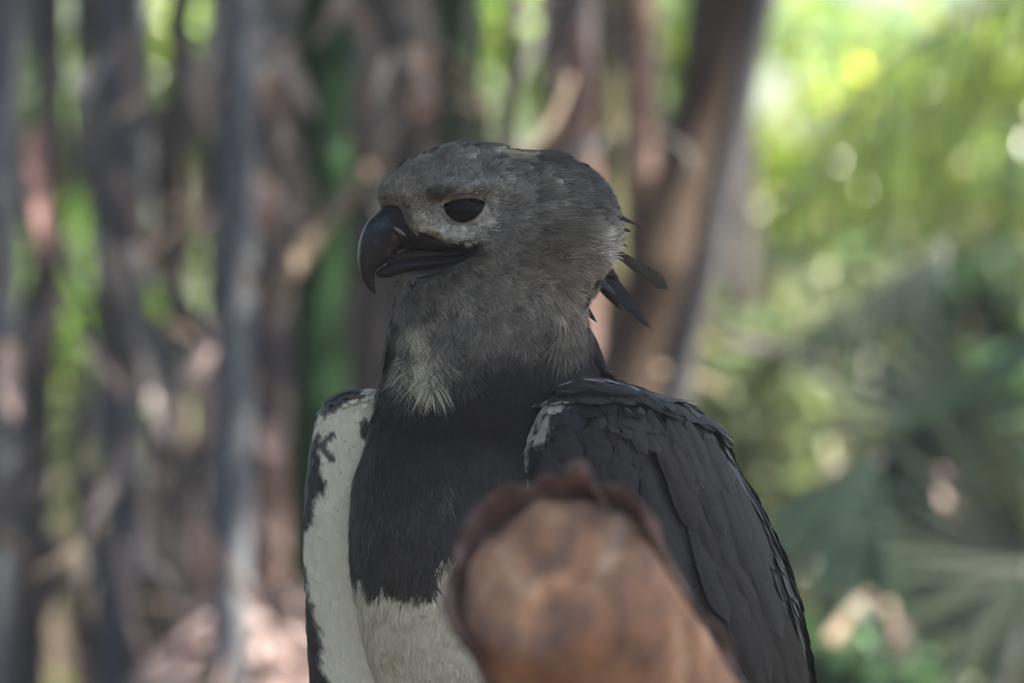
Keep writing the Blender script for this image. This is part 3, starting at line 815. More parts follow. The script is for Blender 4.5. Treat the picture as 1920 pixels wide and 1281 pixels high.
def frames(P, jit, lift):
    nrm = grad(P)
    d = flow(P) + jit * rng.normal(size=P.shape) * .5 + .35 * np.stack([noise(P + 11, 1 / 38.), noise(P + 23, 1 / 38.), noise(P + 37, 1 / 38.)], -1)
    d = d - (d * nrm).sum(-1, keepdims=True) * nrm
    d = norm(d)
    lf = lift * (1 + .5 * noise(P + 77, 1 / 28.))[:, None]
    return nrm, norm(d + nrm * lf)

def barbs(P, d, nrm, L, nb, bw, cols, spread=.5, curve=.25, tipc=1.0, rootf=.42):
    """loose-barbed feathers: nb thin ribbons each leaving a short shaft"""
    n = len(P); side = norm(np.cross(d, nrm))
    i = np.arange(nb); sg = np.where(i % 2 == 0, 1., -1.)
    s0 = (i / nb) * .6
    s0 = s0[None] + rng.random((n, nb)) * .1
    ang = sg[None] * (spread * (1 - .75 * s0) * (.5 + .8 * rng.random((n, nb))))
    Lb = L[:, None] * (1 - s0) * (.75 + .4 * rng.random((n, nb)))
    root = P[:, None] + d[:, None] * (L[:, None] * s0)[..., None] - nrm[:, None] * (curve * L[:, None] * s0 ** 2)[..., None]
    dirb = d[:, None] * np.cos(ang)[..., None] + side[:, None] * np.sin(ang)[..., None] + nrm[:, None] * (rng.normal(size=(n, nb)) * .07)[..., None]
    perp = norm(np.cross(dirb, nrm[:, None]))
    mid = root + dirb * (Lb * .55)[..., None] - nrm[:, None] * (curve * .3 * Lb)[..., None]
    dir2 = norm(dirb * .9 + d[:, None] * .35)
    tip = mid + dir2 * (Lb * .5)[..., None] - nrm[:, None] * (curve * .55 * Lb)[..., None]
    hw = (bw[:, None] * .5 * np.ones((n, nb)))[..., None]
    V = np.stack([root - perp * hw, root + perp * hw, mid + perp * hw * .85, mid - perp * hw * .85, tip], 2)
    nf = n * nb
    base = (np.arange(nf) * 5)[:, None]
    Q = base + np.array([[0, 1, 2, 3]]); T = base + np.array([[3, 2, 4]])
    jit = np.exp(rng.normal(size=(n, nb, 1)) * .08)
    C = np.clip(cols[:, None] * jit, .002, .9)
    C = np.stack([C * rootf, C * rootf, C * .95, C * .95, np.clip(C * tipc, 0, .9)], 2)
    return V.reshape(-1, 3), Q, T, C.reshape(-1, 3)

def vane(P, d, nrm, L, Wd, cols, edge=1.0, camber=.18, curve=.12, tip=.35):
    """solid-vaned feathers, 5 stations x 3"""
    n = len(P); side = norm(np.cross(d, nrm)); nn = np.cross(side, d)
    st = np.array([0, .3, .6, .85, 1.0]); wd = np.array([.45, .9, 1.0, .8, tip])
    V = np.empty((n, 5, 3, 3)); C = np.empty((n, 5, 3, 3))
    for a in range(5):
        c = P + d * (L * st[a])[:, None] - nn * (curve * L * st[a] ** 2)[:, None]
        h = (Wd * .5 * wd[a])[:, None]
        back = (d * (Wd * .22 * (a == 4))[:, None])
        V[:, a, 0] = c - side * h - nn * (camber * h) - back; V[:, a, 1] = c; V[:, a, 2] = c + side * h - nn * (camber * h) - back
        e = edge if a >= 2 else 1.0
        C[:, a, 0] = cols * e; C[:, a, 1] = cols * (1 if a < 4 else e); C[:, a, 2] = cols * e
    base = (np.arange(n) * 15)[:, None]
    q = []
    for a in range(4):
        for b in range(2):
            q.append([a * 3 + b, a * 3 + b + 1, (a + 1) * 3 + b + 1, (a + 1) * 3 + b])
    F = (base[:, None] + np.array(q)[None]).reshape(-1, 4)
    return V.reshape(-1, 3), F, np.clip(C.reshape(-1, 3), .002, .9)

def plumage(name, n, keep, Lf, nb, bw, spread, lift, jit=.25, curve=.25, excl=True, tipc=1.3, part='plumage', bright=1., rootf=.42, pj=.30):
    P = sample_surface(n, keep)
    us, vs = seen(P)
    if excl:
        bad = in_poly(us, vs, CERE_POLY) | (np.hypot((us - EYE[0]) / 41., (vs - EYE[1]) / np.where(vs < EYE[1], 24., 29.)) < 1)
        P = P[~bad]; us = us[~bad]; vs = vs[~bad]
    nrm, d = frames(P, jit, lift)
    L = Lf(P) * np.exp(rng.normal(size=len(P)) * .18)
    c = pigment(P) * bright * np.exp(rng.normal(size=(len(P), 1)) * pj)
    V, Q, T, C = barbs(P, d, nrm, L, nb, np.full(len(P), bw), c, spread, curve, tipc, rootf)
    o = link(name, mesh_data(name, B(V), [Q, T], C, smooth=False, mat=M_FEATHER), eagle)
    o['kind'] = 'stuff'
    return o

vis = lambda P: np.where(P[:, 2] > -60, 1., .35)
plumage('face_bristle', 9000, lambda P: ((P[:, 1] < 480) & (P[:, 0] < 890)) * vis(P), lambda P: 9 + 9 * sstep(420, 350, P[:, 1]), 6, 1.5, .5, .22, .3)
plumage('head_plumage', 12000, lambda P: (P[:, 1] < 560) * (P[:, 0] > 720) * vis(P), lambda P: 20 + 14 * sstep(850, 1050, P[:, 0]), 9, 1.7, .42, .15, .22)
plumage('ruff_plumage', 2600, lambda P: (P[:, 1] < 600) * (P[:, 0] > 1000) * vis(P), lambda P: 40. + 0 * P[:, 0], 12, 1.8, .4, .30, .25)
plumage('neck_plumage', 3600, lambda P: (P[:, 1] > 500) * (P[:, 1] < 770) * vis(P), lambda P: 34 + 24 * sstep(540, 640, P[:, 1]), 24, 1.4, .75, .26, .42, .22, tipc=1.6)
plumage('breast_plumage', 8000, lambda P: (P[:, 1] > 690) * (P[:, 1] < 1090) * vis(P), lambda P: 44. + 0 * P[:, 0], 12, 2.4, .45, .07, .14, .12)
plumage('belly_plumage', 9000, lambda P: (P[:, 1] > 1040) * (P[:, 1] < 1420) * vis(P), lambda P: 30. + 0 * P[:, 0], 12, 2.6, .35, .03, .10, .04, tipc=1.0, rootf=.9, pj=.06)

# ---- small overlapping contour feathers on crown, nape and ruff
P = sample_surface(2300, lambda P: ((P[:, 1] < 318) * (P[:, 0] > 740) + (P[:, 0] > 1010) * (P[:, 1] < 640) * 1.) * vis(P))
nrm, d = frames(P, .25, .16)
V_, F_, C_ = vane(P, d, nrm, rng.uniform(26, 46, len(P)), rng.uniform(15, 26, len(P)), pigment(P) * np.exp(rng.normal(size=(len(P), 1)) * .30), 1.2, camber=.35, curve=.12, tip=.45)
o = link('contour_feathers', mesh_data('contour_feathers', B(V_), F_, C_, mat=M_FEATHER), eagle); o['kind'] = 'stuff'

# ---- lofts for beak parts (given as outer/inner pixel pairs seen from the side)
def loft_pairs(st, seg=20, sharp=.55):
    V = []; ang = np.arange(seg) / seg * 2 * np.pi
    rows = []
    for (uo, vo, ui, vi, hw) in st:
        ao = (HU - uo) / CT; ai = (HU - ui + ST * hw * .8) / CT
        o = np.array([ao, vo - HV]); i_ = np.array([ai, vi - HV]); c = (o + i_) / 2; r = (o - i_) / 2
        t = np.cos(ang); sx = np.sin(ang)
        wid = np.sign(sx) * np.abs(sx) ** .8 * hw * np.where(t < 0, 1.0, 1.0 - .12 * t)
        pos = c[None] + r[None] * np.where(t < 0, np.sign(t) * np.abs(t) ** sharp, t)[:, None]
        rows.append(np.stack([pos[:, 0], pos[:, 1], wid], -1))
    R = np.array(rows)
    n = len(R); V = from_local(R.reshape(-1, 3))
    F = [(i * seg + j, i * seg + (j + 1) % seg, (i + 1) * seg + (j + 1) % seg, (i + 1) * seg + j) for i in range(n - 1) for j in range(seg)]
    V = np.concatenate([V, V[:seg].mean(0)[None], V[-seg:].mean(0)[None]])
    T = [(n * seg, (j + 1) % seg, j) for j in range(seg)] + [(n * seg + 1, (n - 1) * seg + j, (n - 1) * seg + (j + 1) % seg) for j in range(seg)]
    return V, [np.array(F), np.array(T)]

M_BEAK = mat_noise('beak_horn', [(.3, (.005, .005, .008)), (.58, (.010, .010, .015)), (.72, (.05, .05, .055))], (160, 160, 160), .36, .12, 6, .38, 4, .0006)
M_CERE = mat_noise('cere_skin', [(.3, (.004, .0042, .006)), (.7, (.016, .0165, .019))], (220, 220, 220), .55, .5, 6, .22, 3, .0008)
M_MOUTH = mat_noise('mouth_lining', [(.4, (.006, .003, .004)), (.8, (.02, .009, .009))], (200, 200, 200), .5, 0)
M_NOSTRIL = mat_noise('nostril_skin', [(.3, (.16, .13, .11)), (.8, (.30, .25, .22))], (300, 300, 300), .6, 0)
M_EYE = mat_noise('eye_dark', [(.2, (.002, .002, .002)), (.8, (.005, .0035, .003))], (120, 120, 120), .03, 0, spec=.08)
M_LID = mat_noise('eyelid_skin', [(.3, (.06, .058, .05)), (.7, (.22, .21, .19))], (420, 420, 420), .7, .5, 5, .3, 3, .0008)

upper = dens([(768, 392, 812, 462, 40), (742, 384, 788, 467, 38), (722, 387, 768, 469, 35), (709, 399, 752, 473, 33), (690, 417, 743, 482, 30),
              (679, 441, 734, 491, 27), (673.5, 469, 721, 500, 23), (673.8, 495, 710, 507, 18), (679.5, 519, 706, 521, 11.5), (690, 539, 706, 538, 6.5), (705, 553, 707, 550, 1.2)])
ub = link('upper_beak', mesh_data('upper_beak', B(loft_pairs(upper)[0]), loft_pairs(upper)[1], mat=M_BEAK), eagle)
cer = dens([(716, 393, 758, 470, 37), (726, 382.5, 772, 469, 42), (744, 380.5, 786, 470, 47), (760, 392, 800, 470.5, 54), (780, 426, 816, 471, 66), (806, 446, 840, 471, 80), (836, 456, 862, 471.5, 92), (866, 465, 886, 472, 100)])
# the cere is a soft collar slightly proud of the horn
cv, cf = loft_pairs(cer, 22, .6)
link('cere', mesh_data('cere', B(cv), cf, mat=M_CERE), eagle)
lowr = dens([(706, 511, 708, 517, 5), (712, 505, 714, 521, 12), (725, 497, 727, 523, 18), (741, 488, 741, 519.5, 24), (760, 484, 758, 514, 30), (790, 481, 790, 508, 44), (816, 479, 816, 505, 63), (844, 476.5, 842, 500, 83), (878, 473.5, 870, 487, 98)])
lb = link('lower_beak', mesh_data('lower_beak', B(loft_pairs(lowr, 20, .9)[0]), loft_pairs(lowr, 20, .9)[1], mat=M_CERE), eagle)
mth = dens([(726, 480, 728, 505, 10), (745, 468, 745, 500, 14), (780, 462, 780, 495, 24), (816, 460, 816, 492, 44), (846, 462, 844, 488, 64), (872, 466, 870, 480, 80)])
link('mouth_lining', mesh_data('mouth_lining', B(loft_pairs(mth, 16, .9)[0]), loft_pairs(mth, 16, .9)[1], mat=M_MOUTH), eagle)

def surf_pts(uv, off):
    uv = np.asarray(uv, float); ww = hit_w(uv[:, 0], uv[:, 1])
    P = np.stack([uv[:, 0], uv[:, 1], ww], -1)
    return P + grad(P) * off, grad(P)

def mirror(P):
    Q = to_local(P); Q = Q * np.array([1, 1, -1.]); return from_local(Q)

# nostril slit
for sg in (1, -1):
    p0 = np.array([740., 428.]); p1 = np.array([762., 444.])
    t = np.linspace(0, 1, 9)[:, None]; mid = p0 * (1 - t) + p1 * t
    hw = 48.
    a = (HU - mid[:, 0] + ST * hw) / CT
    lat = np.interp(mid[:, 0], [740, 762], [45.5, 54.5])
    C3 = from_local(np.stack([a, mid[:, 1] - HV, lat * sg], -1))
    r = np.sin(np.linspace(.12, 3.02, 9)) * 3.4
    V, F = tube(B(C3), r * S, 10)
    link('nostril', mesh_data('nostril', V, F, mat=M_NOSTRIL), eagle)

# ---- eyes
for sg in (1, -1):
    Pe, Ge = surf_pts([EYE], 0)
    n_e = Ge[0]; c = Pe[0] - n_e * 44
    R = 60.
    th = np.linspace(0, np.pi, 17); ph = np.arange(28) / 28 * 2 * np.pi
    V = np.array([[np.sin(a) * np.cos(b), np.cos(a), np.sin(a) * np.sin(b)] for a in th for b in ph]) * np.array([R, R * .74, R]) + c
    F = np.array([(i * 28 + j, (i + 1) * 28 + j, (i + 1) * 28 + (j + 1) % 28, i * 28 + (j + 1) % 28) for i in range(16) for j in range(28)])
    if sg < 0: V = mirror(V)
    link('eye', mesh_data('eye', B(V), F, mat=M_EYE), eagle)
    # lids: a fleshy almond opening, flat and beetling above, laid over the eyeball and the face
    key = np.array([(828, 382), (838, 374), (858, 370.5), (882, 368), (902, 367), (910, 374), (909, 388), (902, 402), (888, 414), (870, 420.5), (852, 416), (840, 405), (834, 393)], float)
    key = np.concatenate([key[-2:], key, key[:3]]); kd = dens(key, 5)[10:-10][:65]
    m_ = len(kd); ce = np.array([EYE[0] - 2, EYE[1] + 2.])
    rings = []
    for q, f in enumerate((0, .04, .12, .25, .45, .7, 1.0)):
        dirn = norm(kd - ce); out = ce + dirn * np.array([50., 38.])
        uv = kd * (1 - f) + out * f
        fw = hit_w(uv[:, 0], uv[:, 1])
        rr_ = np.clip(62. ** 2 - (uv[:, 0] - c[0]) ** 2 - ((uv[:, 1] - c[1]) / .74) ** 2, 0, None)
        sw = c[2] + np.sqrt(rr_)
        ww = np.maximum(sw, fw + 1.2) * (1 - f ** 2) + (fw - 2.5) * f ** 2
        ww = ww - (3.0 if q == 0 else 0) + (uv[:, 1] < EYE[1] - 10) * (1 - f) * 5.
        rings.append(np.stack([uv[:, 0], uv[:, 1], ww], -1))
    Vl = np.concatenate(rings)
    Fl = np.array([(q * m_ + k_, q * m_ + (k_ + 1) % m_, (q + 1) * m_ + (k_ + 1) % m_, (q + 1) * m_ + k_) for q in range(6) for k_ in range(m_)])
    gr = noise(Vl, 1 / 3.5) * .5 + .5
    low = sstep(EYE[1] - 14, EYE[1] + 2, Vl[:, 1])
    tone = (.05 + .05 * gr) * (1 - low) + (.10 + .30 * gr) * low
    fring = np.repeat(np.array([.15, .35, .9, 1, 1, 1, .9]), m_)
    Cl = (tone * fring)[:, None] * np.array([1, .97, .88])
    if sg < 0: Vl = mirror(Vl)
    link('eyelid', mesh_data('eyelid', B(Vl), Fl, Cl, mat=M_FEATHER), eagle)

# ---- single blade feathers (crest, scapulars)
def blade(name, p0, p1, w0, width, col, bend=0., facing=(0, 0, 1), parent=None, mat=None, n=9, tipr=.25, dw=0., pale=1.35, prof=(.25, .55, .95, 1, .72)):
    p0 = np.array([*p0, w0], float); p1 = np.array([*p1, w0 + dw], float)
    d = p1 - p0; L = np.linalg.norm(d); d = d / L
    side = norm(np.cross(d, np.array(facing, float))); nn = np.cross(side, d)
    V = []; C = []
    for i in range(n):
        t = i / (n - 1)
        wd = width * .5 * (np.interp(t, [0, .12, .45, .75, .92, 1], [*prof, tipr]))
        c = p0 + d * L * t + side * bend * L * (t * t - t) + nn * L * .012 * math.sin(t * 3)
        for k, sx in enumerate((-1, -.5, 0, .5, 1)):
            V.append(c + side * wd * sx - nn * abs(sx) * wd * .08 + nn * (.5 if sx == 0 else 0) + d * (-(abs(sx) ** 2) * width * .22 if i == n - 1 else 0))
            C.append(np.array(col) * (pale if abs(sx) == 1 or (sx == 0) else 1) * (1 + .12 * rng.normal()))
    F = np.array([(i * 5 + k, i * 5 + k + 1, (i + 1) * 5 + k + 1, (i + 1) * 5 + k) for i in range(n - 1) for k in range(4)])
    return link(name, mesh_data(name, B(np.array(V)), F, np.clip(np.array(C), .002, .9), mat=mat or M_WING), parent or eagle)

DK = (.020, .020, .022)
LONG = (.3, .5, .75, 1, .85); PT = (.5, .9, 1, .55, .2); 
for a in [((1138, 462), (1254, 542), -15, 27, (.045, .040, .034), -.03, LONG, .3), ((1118, 490), (1226, 621), -30, 30, (.020, .022, .026), .10, PT, .03),
          ((1108, 505), (1167, 583), -40, 20, (.010, .010, .011), .05, PT, .1), ((1118, 412), (1183, 434), -25, 20, (.015, .016, .024), .0, PT, .2),
          ((1085, 560), (1121, 606), -50, 14, (.012, .012, .013), .05, PT, .1), ((1080, 334), (1137, 353), -5, 20, (.010, .010, .013), -.1, LONG, .4),
          ((1112, 372), (1163, 404), -15, 15, (.05, .05, .055), -.1, PT, .1), ((1070, 585), (1142, 702), -70, 34, (.03, .03, .033), .0, PT, .2),
          ((1060, 300), (1108, 322), -20, 20, (.035, .035, .042), -.1, LONG, .3), ((1030, 288), (1078, 304), -20, 18, (.03, .03, .036), -.1, LONG, .3)]:
    blade('crest_feather', a[0], a[1], a[2], a[3], a[4], a[5], facing=(.1, .15, 1), prof=a[6], tipr=a[7], pale=1.15)

for k in range(13):
    t = k / 12; u = np.interp(t, [0, .3, .6, 1], [1040, 1105, 1140, 1118]) + rng.normal() * 6; v = np.interp(t, [0, .3, .6, 1], [300, 345, 410, 520]) + rng.normal() * 7
    a_ = np.interp(t, [0, 1], [.35, .95]) + rng.normal() * .15; L = rng.uniform(34, 58)
    tn = rng.uniform(.012, .05)
    blade('crest_feather', (u - 12, v - 6), (u + math.cos(a_) * L, v + math.sin(a_) * L), rng.uniform(-40, 20), rng.uniform(9, 15), (tn, tn, tn * 1.15), rng.normal() * .08, facing=(.2, -.1, 1), prof=PT, tipr=.1, pale=1.15, n=7)

# ---- wings: lofted shells under rows of coverts
def wing(rows, name, depth_fn, pig, seg=40, feather_rows=None, ang0=0.0, flow_dir=(0.25, 1., 0), size=(58, 38), nfe=2600, edge=1.25, lift=.05, per_vertex=False, cam_=.06, pj=.04):
    rows = np.array(rows, float)
    vi = np.concatenate([np.linspace(rows[0, 0], rows[0, 0] + 40, 12)[:-1], np.linspace(rows[0, 0] + 40, rows[-1, 0], 60)])
    Lf = np.interp(vi, rows[:, 0], rows[:, 1]); Rt = np.interp(vi, rows[:, 0], rows[:, 2])
    k = np.array([1, 2, 3, 2, 1]) / 9.
    sm = lambda x: np.concatenate([x[:2], np.convolve(x, k, 'same')[2:-2], x[-2:]])
    Lf, Rt = sm(Lf), sm(Rt)
    an = np.arange(seg) / seg * 2 * np.pi
    V = []
    for i, v in enumerate(vi):
        c = (Lf[i] + Rt[i]) / 2; r = (Rt[i] - Lf[i]) / 2
        wc, wr, sl = depth_fn(v)
        wr = min(wr, r * .9 + 4)
        x = np.cos(an) * r; z = np.sign(np.sin(an)) * np.abs(np.sin(an)) ** .8 * wr
        V.append(np.stack([c + x, np.full(seg, v), wc + z - sl * x], -1))
    V = np.array(V)
    n = len(vi)
    F = np.array([(i * seg + j, i * seg + (j + 1) % seg, (i + 1) * seg + (j + 1) % seg, (i + 1) * seg + j) for i in range(n - 1) for j in range(seg)])
    flat = V.reshape(-1, 3)
    flat2 = np.concatenate([flat, V[0].mean(0)[None], V[-1].mean(0)[None]])
    T = np.array([(n * seg, (j + 1) % seg, j) for j in range(seg)] + [(n * seg + 1, (n - 1) * seg + j, (n - 1) * seg + (j + 1) % seg) for j in range(seg)])
        # normals of the shell
    du = np.roll(V, -1, 1) - np.roll(V, 1, 1); dv = np.gradient(V, axis=0)
    Nn = norm(np.cross(dv, du)); cc = V.mean(1, keepdims=True)
    Nn = np.where(((V - cc) * Nn).sum(-1, keepdims=True) < 0, -Nn, Nn)
    inset = np.concatenate([(V - Nn * 2.5).reshape(-1, 3), V[0].mean(0)[None] + (0, 5, 0), V[-1].mean(0)[None]])
    wo = link(name, mesh_data(name, B(inset), [F, T], pig(flat2) * .8, mat=M_WING), eagle)
    # coverts, laid in staggered rows
    i = rng.integers(0, n - 2, nfe * 2); j = rng.integers(0, seg, nfe * 2); s, t = rng.random((2, nfe * 2, 1))
    area = np.linalg.norm(np.cross(V[i + 1, j] - V[i, j], V[i, (j + 1) % seg] - V[i, j]), axis=1)
    pick = rng.random(len(i)) < area / np.percentile(area, 90)
    i, j, s, t = i[pick], j[pick], s[pick], t[pick]
    P = (V[i, j] * (1 - s) + V[i + 1, j] * s) * (1 - t) + (V[i, (j + 1) % seg] * (1 - s) + V[i + 1, (j + 1) % seg] * s) * t
    nr = norm(Nn[i, j]); d = np.array(flow_dir)[None] + rng.normal(size=P.shape) * .07
    d = norm(d - (d * nr).sum(-1, keepdims=True) * nr); d = norm(d + nr * lift)
    c = pig(P) * np.exp(rng.normal(size=(len(P), 1)) * .10)
    gro = np.interp(P[:, 1], [rows[0, 0], rows[0, 0] + 200, rows[-1, 0]], [.5, 1., 1.5])
    V2, F2, C2 = vane(P - nr * .5, d, nr, size[0] * gro * np.exp(rng.normal(size=len(P)) * .12), size[1] * gro, c, edge, camber=cam_, curve=.0)
    if per_vertex: C2 = pig(V2) * (np.repeat(np.exp(rng.normal(size=len(P)) * pj), 15) * np.tile(np.array([1, 1, 1, 1, .95, 1, edge, .95, edge, edge, .97, edge, edge, edge, edge]), len(P)))[:, None]
    o = link('coverts', mesh_data('coverts', B(V2), F2, C2, mat=M_WING), wo); o['kind'] = 'stuff'
    return wo, V, Nn

def pig_near(P):
    u, v = P[..., 0], P[..., 1]
    c = np.broadcast_to(np.array([.013, .013, .0155]), P.shape).copy()
    nz = noise(P, 1 / 60.); n2 = noise(P + 9, 1 / 22.)
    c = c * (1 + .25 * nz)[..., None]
    br = sstep(1180, 1330, u + 30 * nz) * sstep(1150, 950, v) * sstep(740, 800, v)  # lighter towards the outer side, the wing's sheen painted into the colour
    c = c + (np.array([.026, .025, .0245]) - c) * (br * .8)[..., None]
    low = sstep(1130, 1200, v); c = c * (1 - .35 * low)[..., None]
    # white marks on the bend of the wing
    u0, v0 = u, v; u = u + 7 * n2; v = v + 7 * noise(P + 60, 1 / 18.)
    wm = ((np.hypot((u - 1040) / 17, (v - 764) / 12) < 1) | (np.hypot((u - 1016) / 14, (v - 788 + (u - 1016) * .9) / 30) < 1) |
          (np.hypot((u - 1003) / 18, (v - 822) / 14) < 1) | (u < np.interp(v, [740, 780, 870, 900], [1000, 1001, 986, 985])))
    wm = wm & (P[..., 2] > -40)
    c = np.where(wm[..., None], np.array([.42, .41, .33]), c)
    return c

near_rows = [(706, 1082, 1112), (711, 1060, 1150), (720, 1044, 1185), (735, 1029, 1225), (752, 1017, 1270), (768, 1008, 1318), (785, 1000, 1340), (810, 991, 1353), (860, 984, 1374), (930, 985, 1416),
             (1010, 990, 1456), (1090, 1000, 1488), (1190, 1015, 1512), (1281, 1040, 1524), (1400, 1100, 1522), (1550, 1190, 1500), (1720, 1320, 1440)]
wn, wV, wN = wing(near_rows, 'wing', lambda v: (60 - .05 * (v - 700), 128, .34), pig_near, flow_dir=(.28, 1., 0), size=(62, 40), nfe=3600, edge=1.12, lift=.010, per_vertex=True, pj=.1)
wn['label'] = 'dark slate folded wing with small white marks at the bend'

def wing_point(V, u, v):
    """near surface depth of the wing shell at pixel (u,v)"""
    f = V.reshape(-1, 3); dd = (f[:, 0] - u) ** 2 + (f[:, 1] - v) ** 2
    k = np.argsort(dd)[:12]; k = k[np.argmax(f[k, 2])]
    return f[k, 2], wN.reshape(-1, 3)[k]
# long scapular and secondary feathers one can pick out on the near wing
scap = []
for r, (v0, u0, u1, L, wd) in enumerate([(756, 1170, 1300, 95, 30), (790, 1205, 1335, 120, 34), (835, 1235, 1350, 150, 38), (890, 1262, 1372, 180, 42), (960, 1285, 1400, 215, 44), (1050, 1300, 1432, 240, 46), (1150, 1310, 1462, 260, 48)]):
    m = 6
    for k in range(m):
        u = u0 + (u1 - u0) * (k + .5 * (r % 2)) / (m - .5) + rng.normal() * 4; v = v0 + (k * .16) * 40 + rng.normal() * 9
        z, nr = wing_point(wV, u, v)
        sl = .42 if v < 900 else .36
        q = (u + L * sl * .95, v + L * .92)
        q = (min(q[0], np.interp(q[1], [r_[0] for r_ in near_rows], [r_[2] for r_ in near_rows]) - 8), q[1])
        z1, nr1 = wing_point(wV, *q)
        tone = .014 + .011 * rng.random() if v < 1000 else .011 + .006 * rng.random()
        blade('feather', (u, v), q, z + 4, wd, (tone * 1.02, tone * .98, tone * .95), rng.normal() * .03, facing=tuple(nr * .6 + np.array([.1, 0, .4])), parent=wn, dw=z1 - z + 4, pale=1.2 if v < 1000 else 1.1)
# lesser coverts at the bend and on the inner wing
for r in range(9):
    v0 = 772 + r * 34
    for k in range(7):
        u = 1032 + k * (26 + r * 1.5) + (r % 2) * 13 + rng.normal() * 4; v = v0 + rng.normal() * 6 + k * 2
        if u > 1180 + r * 12: continue
        L = 52 + r * 5; q = (u + L * .22, v + L)
        z, nr = wing_point(wV, u, v); z1, nr1 = wing_point(wV, *q)
        tone = .011 + .007 * rng.random()
        blade('feather', (u, v), q, z + 1.5, 32 + r, (tone, tone, tone * 1.1), 0, facing=tuple(nr * .7 + np.array([.05, 0, .3])), parent=wn, dw=z1 - z + 3, pale=1.3, n=6, tipr=.5)
for k in range(22):
    u = 1050 + k * 12 + rng.normal() * 3; L = rng.uniform(44, 62); tv = lambda x: np.interp(x, [1030, 1044, 1060, 1082, 1112, 1150, 1185, 1225, 1270, 1318, 1345], [734, 721, 713, 708, 708, 713, 722, 737, 754, 770, 790])
    a_, b_ = (u, tv(u) + 5 + 9 * rng.random()), (u + L * .9, tv(u + L * .9) + rng.uniform(12, 30))
    z, nr = wing_point(wV, a_[0], a_[1] + 6); z1, nr1 = wing_point(wV, b_[0], b_[1] + 3); tone = .013 + .010 * rng.random()
    blade('feather', a_, b_, z + 3, 19, (tone, tone, tone * 1.08), .04, facing=tuple(nr + np.array([0, -.3, .3])), parent=wn, dw=z1 - z + 3, pale=1.4, n=6, tipr=.35)
# pale fringes along the top of the wing
ro = np.array(near_rows); 
top_v = lambda x: np.interp(x, [1030, 1044, 1060, 1082, 1112, 1150, 1185, 1225, 1270, 1318, 1345], [734, 721, 713, 708, 708, 713, 722, 737, 754, 770, 790])
for k in range(24):
    u = 1040 + k * 12 + rng.normal() * 3; L = rng.uniform(16, 34)
    if rng.random() < .35: continue
    blade('fringe_feather', (u, top_v(u) + 1.5), (u + L, top_v(u + L) + rng.uniform(1, 7)), 66 - (u - 1250) * .34 + 8, rng.uniform(2.5, 5), (.17, .17, .175), parent=wn, facing=(.1, -.6, 1), n=5, dw=-L * .34)

def pig_far(P):
    u, v = P[..., 0], P[..., 1]
    nz = noise(P, 1 / 16.) ; n2 = noise(P + 5, 1 / 34.)
    c = np.broadcast_to(np.array([.76, .735, .56]), P.shape).copy()
    edge = np.interp(v, [725, 760, 800, 880, 960, 1000, 1060, 1120, 1200, 1281, 1400], [700, 612, 596, 606, 588, 575, 572, 580, 592, 606, 640]) + 9 * nz + 15 * n2
    tongue = ((np.sin(v / 13. + 2.4 * n2) > .86) & (u < edge + 30) & (v < 905) & (v > 740))
    dk = np.maximum(sstep(5, -5, u - edge + 4 * noise(P + 3, 1 / 5.)), tongue * .9)[..., None]
    c = c * (1 - dk) + np.array([.024, .023, .024]) * dk
    sp = (np.hypot((u - 684) / 9, (v - 806) / 22) < 1)
    c = np.where(sp[..., None], np.array([.06, .055, .045]), c)
    return c
far_rows = [(728, 660, 720), (734, 635, 740), (745, 615, 745), (765, 600, 750), (800, 586, 755), (860, 576, 758), (950, 568, 760), (1050, 567, 762), (1150, 573, 765), (1281, 580, 775), (1420, 610, 775), (1600, 660, 760)]
wf, fV, fN = wing(far_rows, 'wing', lambda v: (-60, 62, -.1), pig_far, seg=32, flow_dir=(-.12, 1., .1), size=(34, 20), nfe=4200, edge=1.0, lift=.03, per_vertex=True)
wf['label'] = 'folded wing edge with cream lining and black outer feathers'

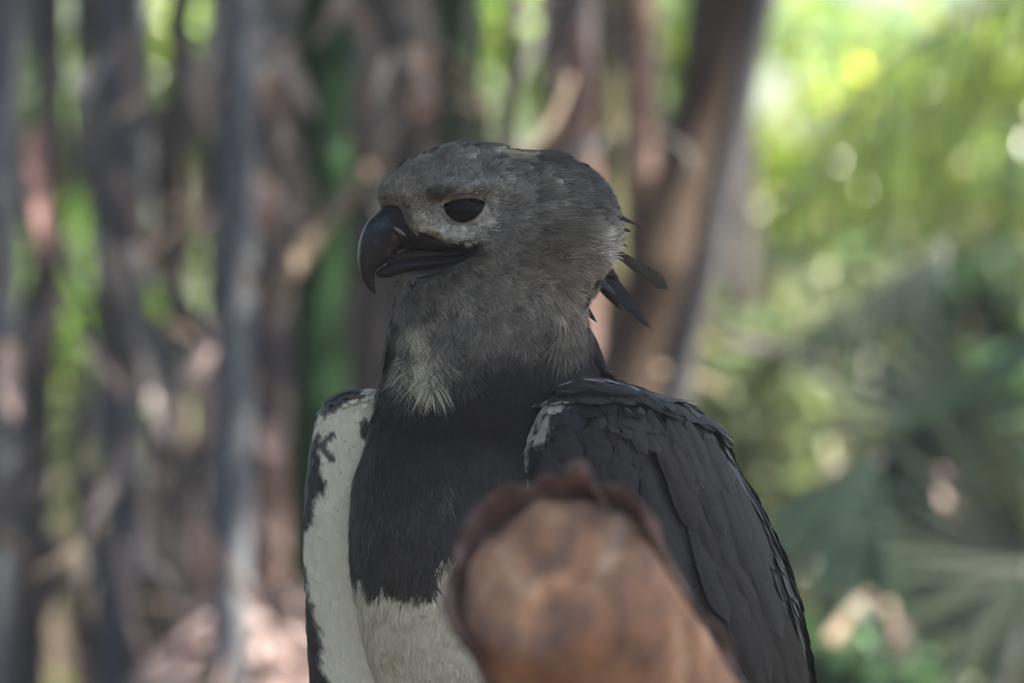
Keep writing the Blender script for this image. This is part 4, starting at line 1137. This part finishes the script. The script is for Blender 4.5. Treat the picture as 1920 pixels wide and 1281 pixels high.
# ---- tail, legs and feet (below the picture, so that the bird stands on its perch)
M_SKIN = mat_noise('foot_skin', [(.3, (.35, .24, .04)), (.7, (.5, .36, .08))], (120, 120, 120), .6, .4)
for k in range(7):
    blade('tail_feather', (900 + k * 22, 1560), (880 + k * 30, 2350), -210 - abs(k - 3) * 4, 60, (.045, .043, .042) if k % 2 else (.03, .03, .03), facing=(0, 0, 1), n=7)
PERCH_V = 2130.
for sx in (-1, 1):
    V, F = tube(B(np.array([(940 + sx * 85, 1640, 0), (940 + sx * 88, 1800, 30), (940 + sx * 86, 1960, 10), (940 + sx * 85, PERCH_V - 60, 0)])), np.array([95, 62, 40, 42]) * S, 14)
    link('leg', mesh_data('leg', V, F, mat=M_SKIN), eagle)
    for t in (-1, 0, 1, 2):
        if t < 2: pts = [(940 + sx * 85, PERCH_V - 62, 0), (940 + sx * 85 + t * 45, PERCH_V - 70, 60), (940 + sx * 85 + t * 62, PERCH_V - 40, 112), (940 + sx * 85 + t * 66, PERCH_V + 30, 128)]
        else: pts = [(940 + sx * 85, PERCH_V - 62, 0), (940 + sx * 85, PERCH_V - 72, -60), (940 + sx * 85, PERCH_V - 40, -110), (940 + sx * 85, PERCH_V + 30, -126)]
        V, F = tube(B(np.array(pts)), np.array([30, 24, 20, 15]) * S, 10)
        toe = link('toe', mesh_data('toe', V, F, mat=M_SKIN), eagle)
        e = np.array(pts[-1], float); zs = np.sign(e[2])
        V, F = tube(B(np.array([e, e + (0, 40, 2 * zs), e + (0, 75, -22 * zs)])), np.array([13, 9, 1.]) * S, 8)
        link('talon', mesh_data('talon', V, F, mat=M_BEAK), toe)
V, F = tube(B(np.array([(-250, PERCH_V + 95, -10), (300, PERCH_V + 70, 0), (940, PERCH_V + 62, 0), (1500, PERCH_V + 78, 5), (2200, PERCH_V + 60, 0)])), np.array([100, 108, 106, 100, 96]) * S, 16, wob=.12)
M_PERCH = mat_noise('perch_bark', [(.3, (.06, .04, .03)), (.7, (.16, .12, .09))], (10, 30, 30), .9, .6)
tag(link('perch_branch', mesh_data('perch_branch', V, F, mat=M_PERCH)), 'rough brown branch under the feet of the eagle', 'branch')
HAZE = 0.0032
# ================================================================ HAZE: even air volume added in place of a veil near the lens
hb = (-7, 7, -3.6, 23, -1.2, 8.6)
hv = np.array([(x, y, z) for x in hb[:2] for y in hb[2:4] for z in hb[4:]])
hf = np.array([(0, 1, 3, 2), (4, 6, 7, 5), (0, 4, 5, 1), (2, 3, 7, 6), (0, 2, 6, 4), (1, 5, 7, 3)])
mh = bpy.data.materials.new('veil_haze'); mh.use_nodes = True; hn = mh.node_tree; hn.nodes.clear()
pv = hn.nodes.new('ShaderNodeVolumePrincipled'); pv.inputs['Density'].default_value = HAZE
pv.inputs['Color'].default_value = (.88, .91, 1, 1); pv.inputs['Anisotropy'].default_value = 0.0
ho = hn.nodes.new('ShaderNodeOutputMaterial'); hn.links.new(pv.outputs[0], ho.inputs['Volume'])
tag(link('haze', mesh_data('haze', hv, hf, smooth=False, mat=mh)), 'thin even haze added in place of a milky veil near the lens', kind='stuff')
